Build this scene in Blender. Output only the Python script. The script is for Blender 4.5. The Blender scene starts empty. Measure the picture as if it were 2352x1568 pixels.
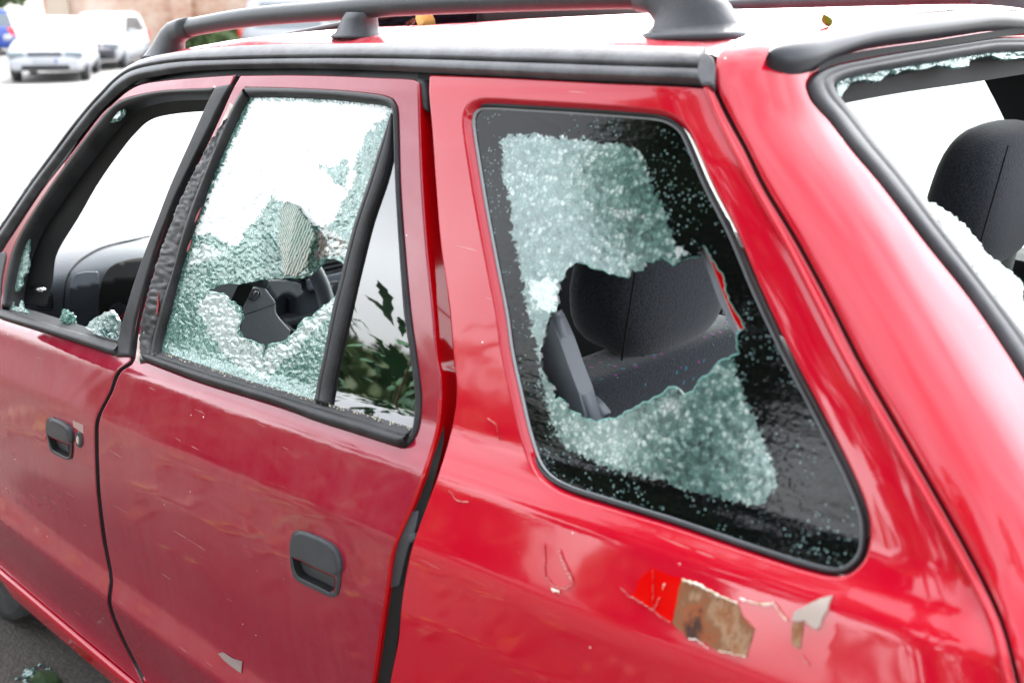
import bpy, bmesh, math, random
import numpy as np
from mathutils import Vector, Matrix, geometry
random.seed(7); rng = np.random.default_rng(7)
R = math.radians
scn = bpy.context.scene
COL = scn.collection
# ------------------------------------------------------------------ camera
F, VX = 2450.0, -1650.0            # focal length and vanishing point of the car's length, in 2352-wide picture units
PITCH = math.atan(784/F); PSI = math.atan((1176-VX)*math.cos(PITCH)/F)
CAMP = np.array([0., 1.597, 1.48])
FW = np.array([math.cos(PSI)*math.cos(PITCH), -math.sin(PSI)*math.cos(PITCH), -math.sin(PITCH)])
RT = np.cross(FW, [0, 0, 1]); RT /= np.linalg.norm(RT); UP = np.cross(RT, FW)
cd = bpy.data.cameras.new('camera'); cam = bpy.data.objects.new('camera', cd); COL.objects.link(cam)
cam.matrix_world = Matrix(((RT[0], UP[0], -FW[0], CAMP[0]), (RT[1], UP[1], -FW[1], CAMP[1]), (RT[2], UP[2], -FW[2], CAMP[2]), (0, 0, 0, 1)))
cd.sensor_width = 36; cd.lens = 36*F/2352; cd.clip_start = .05; cd.clip_end = 600
cd.dof.use_dof = True; cd.dof.focus_distance = 1.72; cd.dof.aperture_fstop = 4.2
scn.camera = cam
# ------------------------------------------------------------------ world, sun, exposure
SUN_EL, SUN_AZ = R(48), R(-60)     # azimuth: direction the light comes from, from +x towards +y
w = bpy.data.worlds.new('World'); scn.world = w; w.use_nodes = True
wn = w.node_tree.nodes; wl = w.node_tree.links; wn.clear()
sky = wn.new('ShaderNodeTexSky'); sky.sky_type = 'NISHITA'; sky.sun_disc = False
sky.sun_elevation = SUN_EL; sky.sun_rotation = R(90)-SUN_AZ; sky.air_density = 1.0; sky.dust_density = 4.0; sky.ozone_density = 1.0
hs = wn.new('ShaderNodeHueSaturation'); hs.inputs['Saturation'].default_value = .22
bg = wn.new('ShaderNodeBackground'); bg.inputs['Strength'].default_value = .12
wo = wn.new('ShaderNodeOutputWorld')
# overcast sky, gain raised most at the horizon for paint reflections, soft cloud structure
wtc = wn.new('ShaderNodeTexCoord'); wsx = wn.new('ShaderNodeSeparateXYZ'); wmr = wn.new('ShaderNodeMapRange'); wno = wn.new('ShaderNodeTexNoise')
wmu = wn.new('ShaderNodeMath'); wmu.operation = 'MULTIPLY'; wvm = wn.new('ShaderNodeVectorMath'); wvm.operation = 'SCALE'; wcr = wn.new('ShaderNodeMapRange')
wmr.inputs['From Min'].default_value = 0.; wmr.inputs['From Max'].default_value = .8; wmr.inputs['To Min'].default_value = 2.1; wmr.inputs['To Max'].default_value = 1.8
wno.inputs['Scale'].default_value = 2.6; wno.inputs['Detail'].default_value = 5; wcr.inputs['From Min'].default_value = .35; wcr.inputs['From Max'].default_value = .65; wcr.inputs['To Min'].default_value = .65; wcr.inputs['To Max'].default_value = 1.3
wl.new(wtc.outputs['Generated'], wsx.inputs[0]); wl.new(wsx.outputs[2], wmr.inputs['Value']); wl.new(wtc.outputs['Generated'], wno.inputs['Vector'])
wl.new(wno.outputs['Fac'], wcr.inputs['Value']); wl.new(wmr.outputs[0], wmu.inputs[0]); wl.new(wcr.outputs[0], wmu.inputs[1])
wl.new(sky.outputs[0], hs.inputs['Color']); wl.new(hs.outputs[0], wvm.inputs[0]); wl.new(wmu.outputs[0], wvm.inputs['Scale']); wl.new(wvm.outputs[0], bg.inputs[0]); wl.new(bg.outputs[0], wo.inputs[0])
sd = bpy.data.lights.new('sun', 'SUN'); sd.energy = 1.5; sd.angle = R(12); sd.color = (1, .97, .93)
so = bpy.data.objects.new('sun', sd); COL.objects.link(so)
sv = Vector((math.cos(SUN_EL)*math.cos(SUN_AZ), math.cos(SUN_EL)*math.sin(SUN_AZ), math.sin(SUN_EL)))
so.rotation_euler = (-sv).to_track_quat('-Z', 'Y').to_euler()
scn.view_settings.view_transform = 'Standard'; scn.view_settings.look = 'None'
scn.view_settings.exposure = 2.5; scn.view_settings.gamma = 1

# ------------------------------------------------------------------ body surface
def smooth_table(nodes, lo, hi, sig, n=1500):
    xs = np.linspace(lo, hi, n); a = np.array(nodes, float)
    ys = np.interp(xs, a[:, 0], a[:, 1]); h = (hi-lo)/(n-1); k = int(4*sig/h)+1
    g = np.exp(-.5*(np.arange(-k, k+1)*h/sig)**2); g /= g.sum()
    yp = np.concatenate([2*ys[0]-ys[k:0:-1], ys, 2*ys[-1]-ys[-2:-k-2:-1]])
    ys = np.convolve(yp, g, 'valid')
    return lambda v: np.interp(v, xs, ys)
prof = smooth_table([(.0, .70), (.10, .745), (.135, .765), (.19, .783), (.225, .785), (.243, .779), (.262, .780), (.30, .786), (.415, .8155), (.425, .8155), (.470, .803),
                     (.52, .805), (.62, .815), (.72, .820), (.80, .817), (.817, .815), (.905, .783), (.925, .764), (.95, .750), (1.28, .649), (1.35, .624), (1.40, .597), (1.45, .556), (1.6, .40)], 0, 1.6, .006)
tgx = smooth_table([(.0, .03), (.3, .01), (.7, .03), (.85, .07), (.98, .135), (1.067, .20), (1.13, .26), (1.20, .33), (1.27, .40), (1.37, .510), (1.42, .545), (1.47, .562), (1.6, .60)], 0, 1.6, .012)
roofc = smooth_table([(-1, 1.475), (.6, 1.475), (.93, 1.467), (1.26, 1.452), (1.46, 1.442), (1.54, 1.439), (1.64, 1.430), (1.75, 1.415), (1.81, 1.400), (1.85, 1.386), (1.89, 1.366), (1.93, 1.340), (1.98, 1.301), (2.04, 1.256), (2.12, 1.182), (2.24, 1.075), (2.6, .75), (4, -.5)], -1, 4, .012)
def S(x, z):
    s = -.058*(np.clip(x, .95, 3.)-1.35) + .030*np.clip((.95-x)/.6, 0, 1)
    wgt = np.clip((z-.5)/.25, 0, 1); wgt = wgt*wgt*(3-2*wgt)
    y = prof(z - s*wgt)
    y = y - .035*np.clip(.9-x, 0, 3)**2 - .012*np.clip(x-1.6, 0, 9)**2
    return y
def smax(a, b, k):
    h = np.clip(k-np.abs(a-b), 0, None)/k
    return np.maximum(a, b)+h*h*k*.25
def fbody(P):
    x, y, z = P[..., 0], P[..., 1], P[..., 2]
    a = (y-S(x, z))*.97
    b = (tgx(z)-x + .035*(y/.7)**2)*.74
    c = z-(roofc(x)-(.036-.014*np.clip((x-1.)/.5, 0, 1))*np.abs(y/.6)**2.4)
    return smax(smax(a, b, .10), c, .035)
def grad(f, P):
    e = 4e-4; g = np.zeros_like(P)
    for i in range(3):
        d = np.zeros(3); d[i] = e
        g[..., i] = f(P+d)-f(P-d)
    return g/np.linalg.norm(g, axis=-1, keepdims=True)
def rays(uv):
    uv = np.asarray(uv, float)
    d = FW*F + RT*(uv[:, :1]-1176) - UP*(uv[:, 1:2]-784)
    return d/F
def px(off=0., f=fbody):
    """picture-unit coordinates -> point on the car body skin (+off metres outwards) and its normal"""
    def m(uv):
        d = rays(uv); t0 = np.full(len(d), .25); t1 = t0.copy(); found = np.zeros(len(d), bool)
        mv = np.full(len(d), 9.); mt = t0.copy()
        for t in np.arange(.27, 7., .02):
            v = f(CAMP+d*t)-off
            b_ = (v < mv) & ~found & (t > .6); mv = np.where(b_, v, mv); mt = np.where(b_, t, mt)
            new = (~found) & (v < 0)
            t1[new] = t; t0[new] = t-.02; found |= new
        miss = ~found          # grazing rays: take the point of closest approach
        if miss.any():
            for w_ in (.02, .002, .0002):
                tt = mt[:, None]+np.linspace(-w_, w_, 21)[None]; vv = np.stack([f(CAMP+d*tt[:, [j]])-off for j in range(21)], 1); mt = tt[np.arange(len(d)), vv.argmin(1)]
        for _ in range(22):
            tm = (t0+t1)/2; v = f(CAMP+d*tm[:, None])-off; ins = v < 0
            t1 = np.where(ins, tm, t1); t0 = np.where(ins, t0, tm)
        P = CAMP+d*np.where(miss, mt, (t0+t1)/2)[:, None]
        return P, grad(f, P)
    return m
def onplane(uv, axis, val):
    d = rays(uv); t = (val-CAMP[axis])/d[:, axis]; return CAMP+d*t[:, None]
RC = np.array([.9, 0., 1.0]); RS = .7
def rear(off=0.):
    """(azimuth, elevation) seen from inside the boot, in units of .7 m -> point on the rear of the body"""
    def m(uv):
        uv = np.asarray(uv, float)/RS; a, e = uv[:, 0], uv[:, 1]
        d = np.stack([-np.cos(a)*np.cos(e), np.sin(a)*np.cos(e), np.sin(e)], 1); lo = np.full(len(d), .1); hi = np.full(len(d), 1.6)
        for _ in range(30):
            t = (lo+hi)/2; v = fbody(RC+d*t[:, None])-off; ins = v < 0
            lo = np.where(ins, t, lo); hi = np.where(ins, hi, t)
        P = RC+d*lo[:, None]; return P, grad(fbody, P)
    return m
def to_rear(P):
    v = np.asarray(P, float)-RC; return np.stack([np.arctan2(v[:, 1], -v[:, 0]), np.arctan2(v[:, 2], np.hypot(v[:, 0], v[:, 1]))], 1)*RS
def both(pts, extra=(), n=None):
    """left half traced in the picture (from the car's middle outwards), completed by its mirror image"""
    A = np.asarray(pts, float); pts = []      # denser, so that straight runs stay straight on the curved body
    for i in range(len(A)-1):
        p0, p1, p2, p3 = A[max(i-1, 0)], A[i], A[i+1], A[min(i+2, len(A)-1)]; L = np.linalg.norm(p2-p1)
        t1 = (p2-p0)/(L+np.linalg.norm(p1-p0))*L; t2 = (p3-p1)/(np.linalg.norm(p3-p2)+L)*L
        for t in np.arange(8)/8: pts.append(p1*(2*t**3-3*t*t+1)+t1*(t**3-2*t*t+t)+p2*(3*t*t-2*t**3)+t2*(t**3-t*t))
    pts.append(A[-1])
    P = px()(np.asarray(pts, float))[0]; Q = onplane(np.asarray(pts, float), 0, .585)
    q = to_rear(np.where((P[:, :1] > .66) & (P[:, 1:2] < .58) | (np.abs(fbody(P)) > 1e-3)[:, None], Q, P))
    if len(extra): q = np.vstack([q, to_rear(extra)])
    return np.vstack([q, (q*[-1, 1])[::-1]])
def xz(uv, off=0.):
    P, _ = px(off)(np.asarray(uv, float)); return P[:, [0, 2]]
def side(sg=1, off=0.):
    """(x, z) -> point on left (+1) or right (-1) body side"""
    def m(uv):
        uv = np.asarray(uv, float); x, z = uv[:, 0], uv[:, 1]; y = S(x, z); e = 1e-3
        N = np.stack([-(S(x+e, z)-S(x-e, z))/(2*e), np.ones_like(x), -(S(x, z+e)-S(x, z-e))/(2*e)], 1)
        N /= np.linalg.norm(N, axis=1, keepdims=True)
        P = np.stack([x, y, z], 1)+N*off
        P[:, 1] *= sg; N[:, 1] *= sg
        return P, N
    return m

# ------------------------------------------------------------------ materials
def M(name, base=(.5, .5, .5), rough=.5, metal=0., coat=0., spec=.5, build=None, **kw):
    m = bpy.data.materials.new(name); m.use_nodes = True; nt = m.node_tree; b = nt.nodes['Principled BSDF']
    if coat: spec = 0.; b.inputs['Coat IOR'].default_value = 1.66
    b.inputs['Base Color'].default_value = (*base, 1); b.inputs['Roughness'].default_value = rough
    b.inputs['Metallic'].default_value = metal; b.inputs['Coat Weight'].default_value = coat
    b.inputs['Coat Roughness'].default_value = .06; b.inputs['Specular IOR Level'].default_value = spec
    if build: build(nt, b)
    return m
class G:
    def __init__(s, nt): s.nt = nt; s.tc = nt.nodes.new('ShaderNodeTexCoord').outputs['Object']
    def n(s, t, **kw):
        nd = s.nt.nodes.new('ShaderNode'+t)
        for k, v in kw.items():
            if k.startswith('_'): setattr(nd, k[1:], v)
            else:
                i = nd.inputs[k.replace('__', ' ')] if not k.isdigit() else nd.inputs[int(k)]
                if isinstance(v, bpy.types.NodeSocket): s.nt.links.new(v, i)
                else: i.default_value = v
        return nd
    def l(s, a, b): s.nt.links.new(a, b)
    def map(s, sc=(1, 1, 1), rot=(0, 0, 0)): return s.n('Mapping', Vector=s.tc, Scale=sc, Rotation=rot).outputs[0]
    def noise(s, scale, detail=4, rough=.55, vec=None, dist=0.): return s.n('TexNoise', Vector=vec or s.tc, Scale=scale, Detail=detail, Roughness=rough, Distortion=dist).outputs['Fac']
    def vor(s, scale, feature='F1', vec=None, rand=1.):
        nd = s.n('TexVoronoi', _feature=feature, Vector=vec or s.tc, Scale=scale, Randomness=rand); return nd
    def ramp(s, fac, stops, interp='LINEAR'):
        nd = s.nt.nodes.new('ShaderNodeValToRGB'); nd.color_ramp.interpolation = interp; e = nd.color_ramp.elements
        while len(e) < len(stops): e.new(.5)
        for k, (p, c) in enumerate(stops):
            e[k].position = p; e[k].color = (*c, 1) if len(c) == 3 else c
        s.l(fac, nd.inputs[0]); return nd.outputs[0]
    def step(s, fac, a, b): return s.n('MapRange', Value=fac, From__Min=a, From__Max=b, To__Min=0., To__Max=1.).outputs[0]
    def mix(s, f, a, b):
        nd = s.nt.nodes.new('ShaderNodeMix'); nd.data_type = 'RGBA'
        for v, i in ((f, nd.inputs[0]), (a, nd.inputs[6]), (b, nd.inputs[7])):
            if isinstance(v, bpy.types.NodeSocket): s.l(v, i)
            else: i.default_value = v if not isinstance(v, tuple) else (*v, 1)[:4]
        return nd.outputs[2]
    def math(s, op, a, b=0.): return s.n('Math', _operation=op, **{'0': a, '1': b}).outputs[0]
    def bump(s, h, dist, strength=1., norm=None):
        nd = s.n('Bump', Height=h, Distance=dist, Strength=strength)
        if norm: s.l(norm, nd.inputs['Normal'])
        return nd.outputs[0]

def paint(base, dust, dustc=(.38, .26, .27), rough=.35, coatr=.05, wave=.0005, rings=0.):
    def f(nt, b):
        g = G(nt)
        big = g.noise(3.2, 5, .6); fine = g.noise(60, 6, .7); streak = g.noise(1., 6, .65, g.map((26, 26, 3.2)))
        d = g.math('MULTIPLY', g.step(big, .35, .75), g.step(streak, .3, .75))
        d = g.math('MULTIPLY', g.math('ADD', d, g.math('MULTIPLY', g.step(fine, .4, .8), .25)), dust)
        c = g.mix(d, base, dustc)
        v = g.vor(60); vr = g.n('SeparateColor', Color=v.outputs['Color']).outputs[0]
        spk = g.math('MULTIPLY', g.math('LESS_THAN', v.outputs['Distance'], g.math('MULTIPLY', g.noise(9.), .13)), g.math('GREATER_THAN', vr, .95))
        c = g.mix(spk, c, (.8, .72, .66))
        scr = g.noise(1., 2, .5, g.map((9, 9, 240), (0, .5, .2))); sm = g.math('MULTIPLY', g.math('GREATER_THAN', scr, .76), .35)
        c = g.mix(sm, c, (.6, .45, .45))
        g.l(c, b.inputs['Base Color'])
        g.l(g.math('ADD', g.math('MULTIPLY', d, .6), rough), b.inputs['Roughness'])
        g.l(g.math('ADD', g.math('MULTIPLY', d, .35), coatr), b.inputs['Coat Roughness'])
        h = g.math('ADD', g.noise(4.5, 2, .4), g.math('MULTIPLY', g.noise(22, 2, .5), .05))
        ring = g.n('TexWave', _wave_type='RINGS', _rings_direction='SPHERICAL', Vector=g.n('Mapping', Vector=g.tc, Location=(-1.36, -.80, -.42)).outputs[0], Scale=9., Distortion=1.6, Detail=2.).outputs['Fac']
        h = g.math('ADD', h, g.math('MULTIPLY', ring, rings))
        nb = g.bump(h, wave*12, .35)
        g.l(nb, b.inputs['Coat Normal']); g.l(nb, b.inputs['Normal'])
    return f
RED = (.46, .0001, .016)
m_red = M('red_paint', coat=1., build=paint(RED, .03, rough=.4, coatr=.06))
m_red_door = M('faded_red_paint', coat=1., build=paint((.27, .0012, .021), .13, rough=.42, coatr=.07, rings=.035))
m_red_in = M('jamb_paint', (.44, .0006, .003), .3, coat=.5)
m_dark = M('inner_dark', (.018, .018, .02), .8)
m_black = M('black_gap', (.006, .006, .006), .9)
def rub(c, r, dust=.3):
    def f(nt, b):
        g = G(nt); a = g.noise(14, 6, .7); s = g.noise(220, 3, .6)
        d = g.math('MULTIPLY', g.step(a, .4, .75), dust)
        g.l(g.mix(d, c, (.24, .25, .27)), b.inputs['Base Color'])
        g.l(g.math('ADD', g.math('MULTIPLY', a, .25), r), b.inputs['Roughness'])
        g.l(g.bump(g.math('ADD', s, g.math('MULTIPLY', a, 2.)), .0006, .5), b.inputs['Normal'])
    return f
m_rubber = M('weathered_rubber', build=rub((.012, .012, .014), .42, .16), spec=.35)
m_trim = M('faded_drip_moulding', build=rub((.050, .052, .058), .38, .50), spec=.5)
m_seal = M('window_rubber', build=rub((.010, .010, .012), .38, .12), spec=.4)
m_plastic = M('grey_plastic', build=rub((.030, .034, .041), .36, .10), spec=.5)
m_spoil = M('spoiler_plastic', (.018, .021, .027), .38, spec=.4)
m_inner = M('interior_plastic', build=rub((.040, .049, .062), .34, .05), spec=.7)
m_guide = M('grey_trim_plastic', (.13, .145, .17), .5)
m_chrome = M('metal', (.7, .7, .72), .25, 1.)
m_tyre = M('tyre_rubber', build=rub((.02, .02, .02), .75, .2))
m_white = M('white_paint', (.36, .37, .39), .4, coat=.12)
m_blue = M('blue_paint', (.02, .06, .30), .3, coat=1.)
m_carglass = M('dark_window', (.05, .07, .08), .05, spec=1.)
m_pale_glass = M('sky_lit_window', (.16, .19, .21), .10, spec=.4)
m_redlamp = M('red_lamp', (.6, .02, .01), .2, coat=1.)
def fabric(pattern):
    def f(nt, b):
        g = G(nt)
        t = g.noise(330., 1., .5)
        c = g.mix(g.step(t, .34, .66), (.027, .032, .041), (.011, .013, .018))
        if pattern:
            for sc, col, off in ((46, (.20, .02, .18), .90), (42, (.015, .11, .15), .90)):
                vo = g.vor(sc, rand=.18); r_ = g.n('SeparateColor', Color=vo.outputs['Color']).outputs[0 if sc == 46 else 1]
                k = g.math('MULTIPLY', g.math('LESS_THAN', vo.outputs['Distance'], .15), g.math('GREATER_THAN', r_, .38))
                c = g.mix(k, c, col)
        g.l(c, b.inputs['Base Color']); g.l(g.bump(t, .0012, .8), b.inputs['Normal'])
        b.inputs['Sheen Weight'].default_value = .25
    return f
m_fab = M('grey_black_fabric', rough=.9, spec=.2, build=fabric(False))
m_fabp = M('speckled_fabric', rough=.9, spec=.2, build=fabric(True))

def glass_mix(name, tint, refl, alpha, diff=None, diffw=0., bumps=None):
    """thin sheet glass: tinted see-through + mirror + optional crazed (scattering) share"""
    m = bpy.data.materials.new(name); m.use_nodes = True; nt = m.node_tree; nt.nodes.clear(); g = G(nt)
    out = g.n('OutputMaterial'); tr = g.n('BsdfTransparent', Color=(*tint, 1)); gl = g.n('BsdfGlossy', Roughness=.02, Color=(1, 1, 1, 1))
    fr = g.n('LayerWeight', Blend=refl); s = g.n('MixShader', Fac=fr.outputs['Fresnel'])
    g.l(tr.outputs[0], s.inputs[1]); g.l(gl.outputs[0], s.inputs[2]); last = s.outputs[0]
    if bumps:
        nb = bumps(g); g.l(nb, gl.inputs['Normal']); g.l(nb, fr.inputs['Normal'])
    if diff:
        last = diff(g, last, tr)
    g.l(last, out.inputs[0]); return m
def crackle(cols, trans_lo, trans_hi, cell=230, gloss=.22, white_patch=0., edgew=.55, bigw=1.1, ew=.12):
    """tempered glass broken to grains: each grain its own tone, thin darker joints, sparkling faces"""
    def f(g, clear, tr):
        dv = g.n('VectorMath', _operation='ADD', **{'0': g.tc, '1': (0, 0, 0)}).outputs[0]
        v = g.vor(cell, vec=dv); e = g.vor(cell, 'DISTANCE_TO_EDGE', vec=dv); v2 = g.vor(cell*2.3)
        col = g.n('SeparateColor', Color=v.outputs['Color']); c2 = g.n('SeparateColor', Color=v2.outputs['Color'])
        big = g.noise(9, 5, .6); t = g.math('ADD', g.math('MULTIPLY', col.outputs[0], .78), g.math('MULTIPLY', c2.outputs[1], .16))
        t = g.math('ADD', t, g.math('MULTIPLY', g.math('SUBTRACT', big, .5), bigw))
        c = g.ramp(t, cols)
        if white_patch: c = g.mix(g.step(g.noise(11, 6, .7, g.map((1, 1, 2.2))), .62-white_patch*.2, .66-white_patch*.2), c, (.85, .88, .88))
        edge = g.step(e.outputs['Distance'], .02, ew)
        c = g.mix(edge, g.mix(edgew, c, (.03, .12, .11)), c)
        nb = g.bump(g.math('ADD', col.outputs[1], g.math('MULTIPLY', c2.outputs[0], .4)), .0035, .5)
        di = g.n('BsdfDiffuse', Color=c, Normal=nb); tl = g.n('BsdfTranslucent', Color=c)
        a = g.n('MixShader', Fac=.45); g.l(di.outputs[0], a.inputs[1]); g.l(tl.outputs[0], a.inputs[2])
        gl = g.n('BsdfGlossy', Roughness=.12, Color=(.9, 1, .98, 1), Normal=nb)
        b_ = g.n('MixShader', Fac=gloss); g.l(a.outputs[0], b_.inputs[1]); g.l(gl.outputs[0], b_.inputs[2])
        tf = g.n('MapRange', Value=g.math('MULTIPLY', c2.outputs[2], edge), From__Min=.2, From__Max=.9, To__Min=trans_lo, To__Max=trans_hi).outputs[0]
        o = g.n('MixShader', Fac=tf); g.l(b_.outputs[0], o.inputs[1]); g.l(clear, o.inputs[2])
        return o.outputs[0]
    return f
TEAL = [(.12, (.03, .12, .10)), (.38, (.10, .26, .22)), (.62, (.22, .44, .38)), (.85, (.60, .80, .74))]
m_teal = glass_mix('crazed_green_glass', (.75, .9, .87), .3, 1, crackle(TEAL, .04, .34, 360, .18))
m_mint = glass_mix('crazed_mint_glass', (.78, .92, .89), .3, 1, crackle([(.10, (.006, .03, .03)), (.32, (.05, .14, .13)), (.55, (.18, .34, .31)), (.76, (.50, .66, .62)), (.95, (.85, .93, .90))], .10, .62, 165, .15, .10, edgew=.9, bigw=1.5, ew=.22))
m_edge = glass_mix('dense_green_glass', (.75, .9, .87), .3, 1, crackle([(.1, (.02, .10, .09)), (.45, (.10, .30, .26)), (.9, (.35, .6, .53))], .0, .08, 240, .2))
m_snow = glass_mix('crazed_white_glass', (.9, .97, .95), .3, 1, crackle([(.0, (.14, .26, .24)), (.18, (.42, .52, .51)), (.42, (.62, .66, .67)), (1., (.74, .77, .78))], .0, .04, 300, .22, edgew=.25))
m_milky = M('milky_sky_glass', rough=.25, spec=.8, build=lambda nt, b: (lambda g: (g.l(g.ramp(g.noise(22, 7, .75, g.map((1, 1, .5))), [(.28, (.45, .55, .54)), (.36, (.68, .71, .72)), (1, (.75, .77, .78))]), b.inputs['Base Color']), g.l(g.bump(g.noise(14, 3), .001, .4), b.inputs['Normal'])))(G(nt)))  # crazed white glass; reflected sky is put into its pale colour
def frit(g, clear, tr):
    v = g.vor(300); sp = g.vor(95); c = g.n('SeparateColor', Color=v.outputs['Color']); r2 = g.n('SeparateColor', Color=sp.outputs['Color'])
    patch = g.step(g.noise(16, 4, .6), .42, .62)
    k = g.math('MULTIPLY', g.math('LESS_THAN', v.outputs['Distance'], .32), g.math('GREATER_THAN', g.math('MULTIPLY', c.outputs[0], g.math('ADD', patch, .55)), .79))
    colr = g.mix(k, (.0012, .0018, .002), g.mix(c.outputs[2], (.02, .05, .05), (.22, .33, .32)))
    nb = g.bump(g.math('ADD', g.noise(17, 4, .55, g.map((1, 1, 4.5))), g.math('MULTIPLY', c.outputs[1], .02)), .0009, .5)
    di = g.n('BsdfDiffuse', Color=colr); gl = g.n('BsdfGlossy', Roughness=.05, Normal=nb)
    fr = g.n('Fresnel', IOR=1.45, Normal=nb); s = g.n('MixShader', Fac=fr.outputs[0]); g.l(di.outputs[0], s.inputs[1]); g.l(gl.outputs[0], s.inputs[2])
    return s.outputs[0]
m_frit = glass_mix('black_bordered_crazed_glass', (.8, .9, .9), .3, 1, frit)
m_pane = glass_mix('clear_tinted_glass', (.17, .25, .24), .57, 1, bumps=lambda g: g.bump(g.noise(7, 1, .3), .0012, .3))
m_clear = glass_mix('clear_glass', (.9, .95, .94), .12, 1)
m_roofglass = glass_mix('sunroof_glass', (.05, .115, .13), .2, 1)

# ------------------------------------------------------------------ objects
def reg(o, parent=None, label=None, cat=None, group=None, kind=None):
    if parent: o.parent = parent
    if label: o['label'] = label
    if cat: o['category'] = cat
    if group: o['group'] = group
    if kind: o['kind'] = kind
    return o
def empty(name, loc=(0, 0, 0), rz=0., **kw):
    o = bpy.data.objects.new(name, None); COL.objects.link(o); o.location = loc; o.rotation_euler = (0, 0, rz); o.empty_display_size = .1
    return reg(o, **kw)
def mesh(name, verts, faces, mats, parent=None, mi=None, smooth=True, nrm=None, **kw):
    me = bpy.data.meshes.new(name)
    me.from_pydata([tuple(map(float, v)) for v in verts], [], [tuple(int(i) for i in f) for f in faces])
    for m in (mats if isinstance(mats, (list, tuple)) else [mats]): me.materials.append(m)
    if mi is not None: me.polygons.foreach_set('material_index', np.asarray(mi, np.int32))
    me.polygons.foreach_set('use_smooth', np.full(len(me.polygons), smooth))
    me.update()
    if nrm is not None: me.normals_split_custom_set([tuple(map(float, v)) for v in nrm])
    o = bpy.data.objects.new(name, me); COL.objects.link(o)
    return reg(o, parent=parent, **kw)
def resample(pts, step, closed=True, corner=38, smooth=True):
    """Catmull-Rom through the points, kept sharp where the outline turns hard"""
    P = np.asarray(pts, float); n = len(P); out = []
    segs = n if closed else n-1
    def ang(i):
        a, b, c = P[(i-1) % n], P[i], P[(i+1) % n]; u, v = b-a, c-b
        return math.degrees(math.acos(np.clip(u@v/(np.linalg.norm(u)*np.linalg.norm(v)+1e-9), -1, 1)))
    sh = [(not closed and i in (0, n-1)) or ang(i) > corner or not smooth for i in range(n)]
    for i in range(segs):
        p1, p2 = P[i], P[(i+1) % n]; L = np.linalg.norm(p2-p1)
        p0 = P[(i-1) % n] if not sh[i] else p1-(p2-p1)*.6
        p3 = P[(i+2) % n] if not sh[(i+1) % n] else p2+(p2-p1)*.6
        # tangents scaled to this segment so uneven spacing does not overshoot
        t1 = (p2-p0)/(np.linalg.norm(p2-p1)+np.linalg.norm(p1-p0)+1e-9)*L
        t2 = (p3-p1)/(np.linalg.norm(p3-p2)+np.linalg.norm(p2-p1)+1e-9)*L
        k = max(1, int(round(L/step)))
        for j in range(k):
            t = j/k; h = (2*t**3-3*t*t+1, t**3-2*t*t+t, -2*t**3+3*t*t, t**3-t*t)
            out.append(p1*h[0]+t1*h[1]+p2*h[2]+t2*h[3])
    if not closed: out.append(P[-1])
    return np.array(out)
def even(pts, n, closed=False, smooth=True):
    q = resample(pts, 5 if np.ptp(np.asarray(pts)[:, 0]) > 20 else .02, closed, smooth=smooth)
    if closed: q = np.vstack([q, q[:1]])
    s = np.r_[0, np.cumsum(np.linalg.norm(np.diff(q, axis=0), axis=1))]
    t = np.linspace(0, s[-1], n+1 if closed else n)
    r = np.stack([np.interp(t, s, q[:, 0]), np.interp(t, s, q[:, 1])], 1)
    return r[:-1] if closed else r
def pip(pt, poly):
    x, y = pt[:, 0], pt[:, 1]; ins = np.zeros(len(pt), bool); n = len(poly); j = n-1
    for i in range(n):
        xi, yi = poly[i]; xj, yj = poly[j]
        c = ((yi > y) != (yj > y)) & (x < (xj-xi)*(y-yi)/((yj-yi) if yj != yi else 1e-12)+xi)
        ins ^= c; j = i
    return ins
def segd(pt, loop):
    a = loop; b = np.roll(loop, -1, 0); best = np.full(len(pt), 1e9)
    for p, q in zip(a, b):
        d = q-p; L = d@d+1e-12; t = np.clip(((pt-p)@d)/L, 0, 1); best = np.minimum(best, np.linalg.norm(pt-(p+t[:, None]*d), axis=1))
    return best
def offset(loop, d):
    """inset a closed loop by d (positive = to the inside of the polygon)"""
    a = np.roll(loop, 1, 0); b = np.roll(loop, -1, 0); t = b-a; t /= np.linalg.norm(t, axis=1, keepdims=True)+1e-9
    area = .5*np.sum(loop[:, 0]*np.roll(loop[:, 1], -1)-np.roll(loop[:, 0], -1)*loop[:, 1])
    nrm = np.stack([-t[:, 1], t[:, 0]], 1)*(1 if area > 0 else -1)
    return loop+nrm*d
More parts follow.
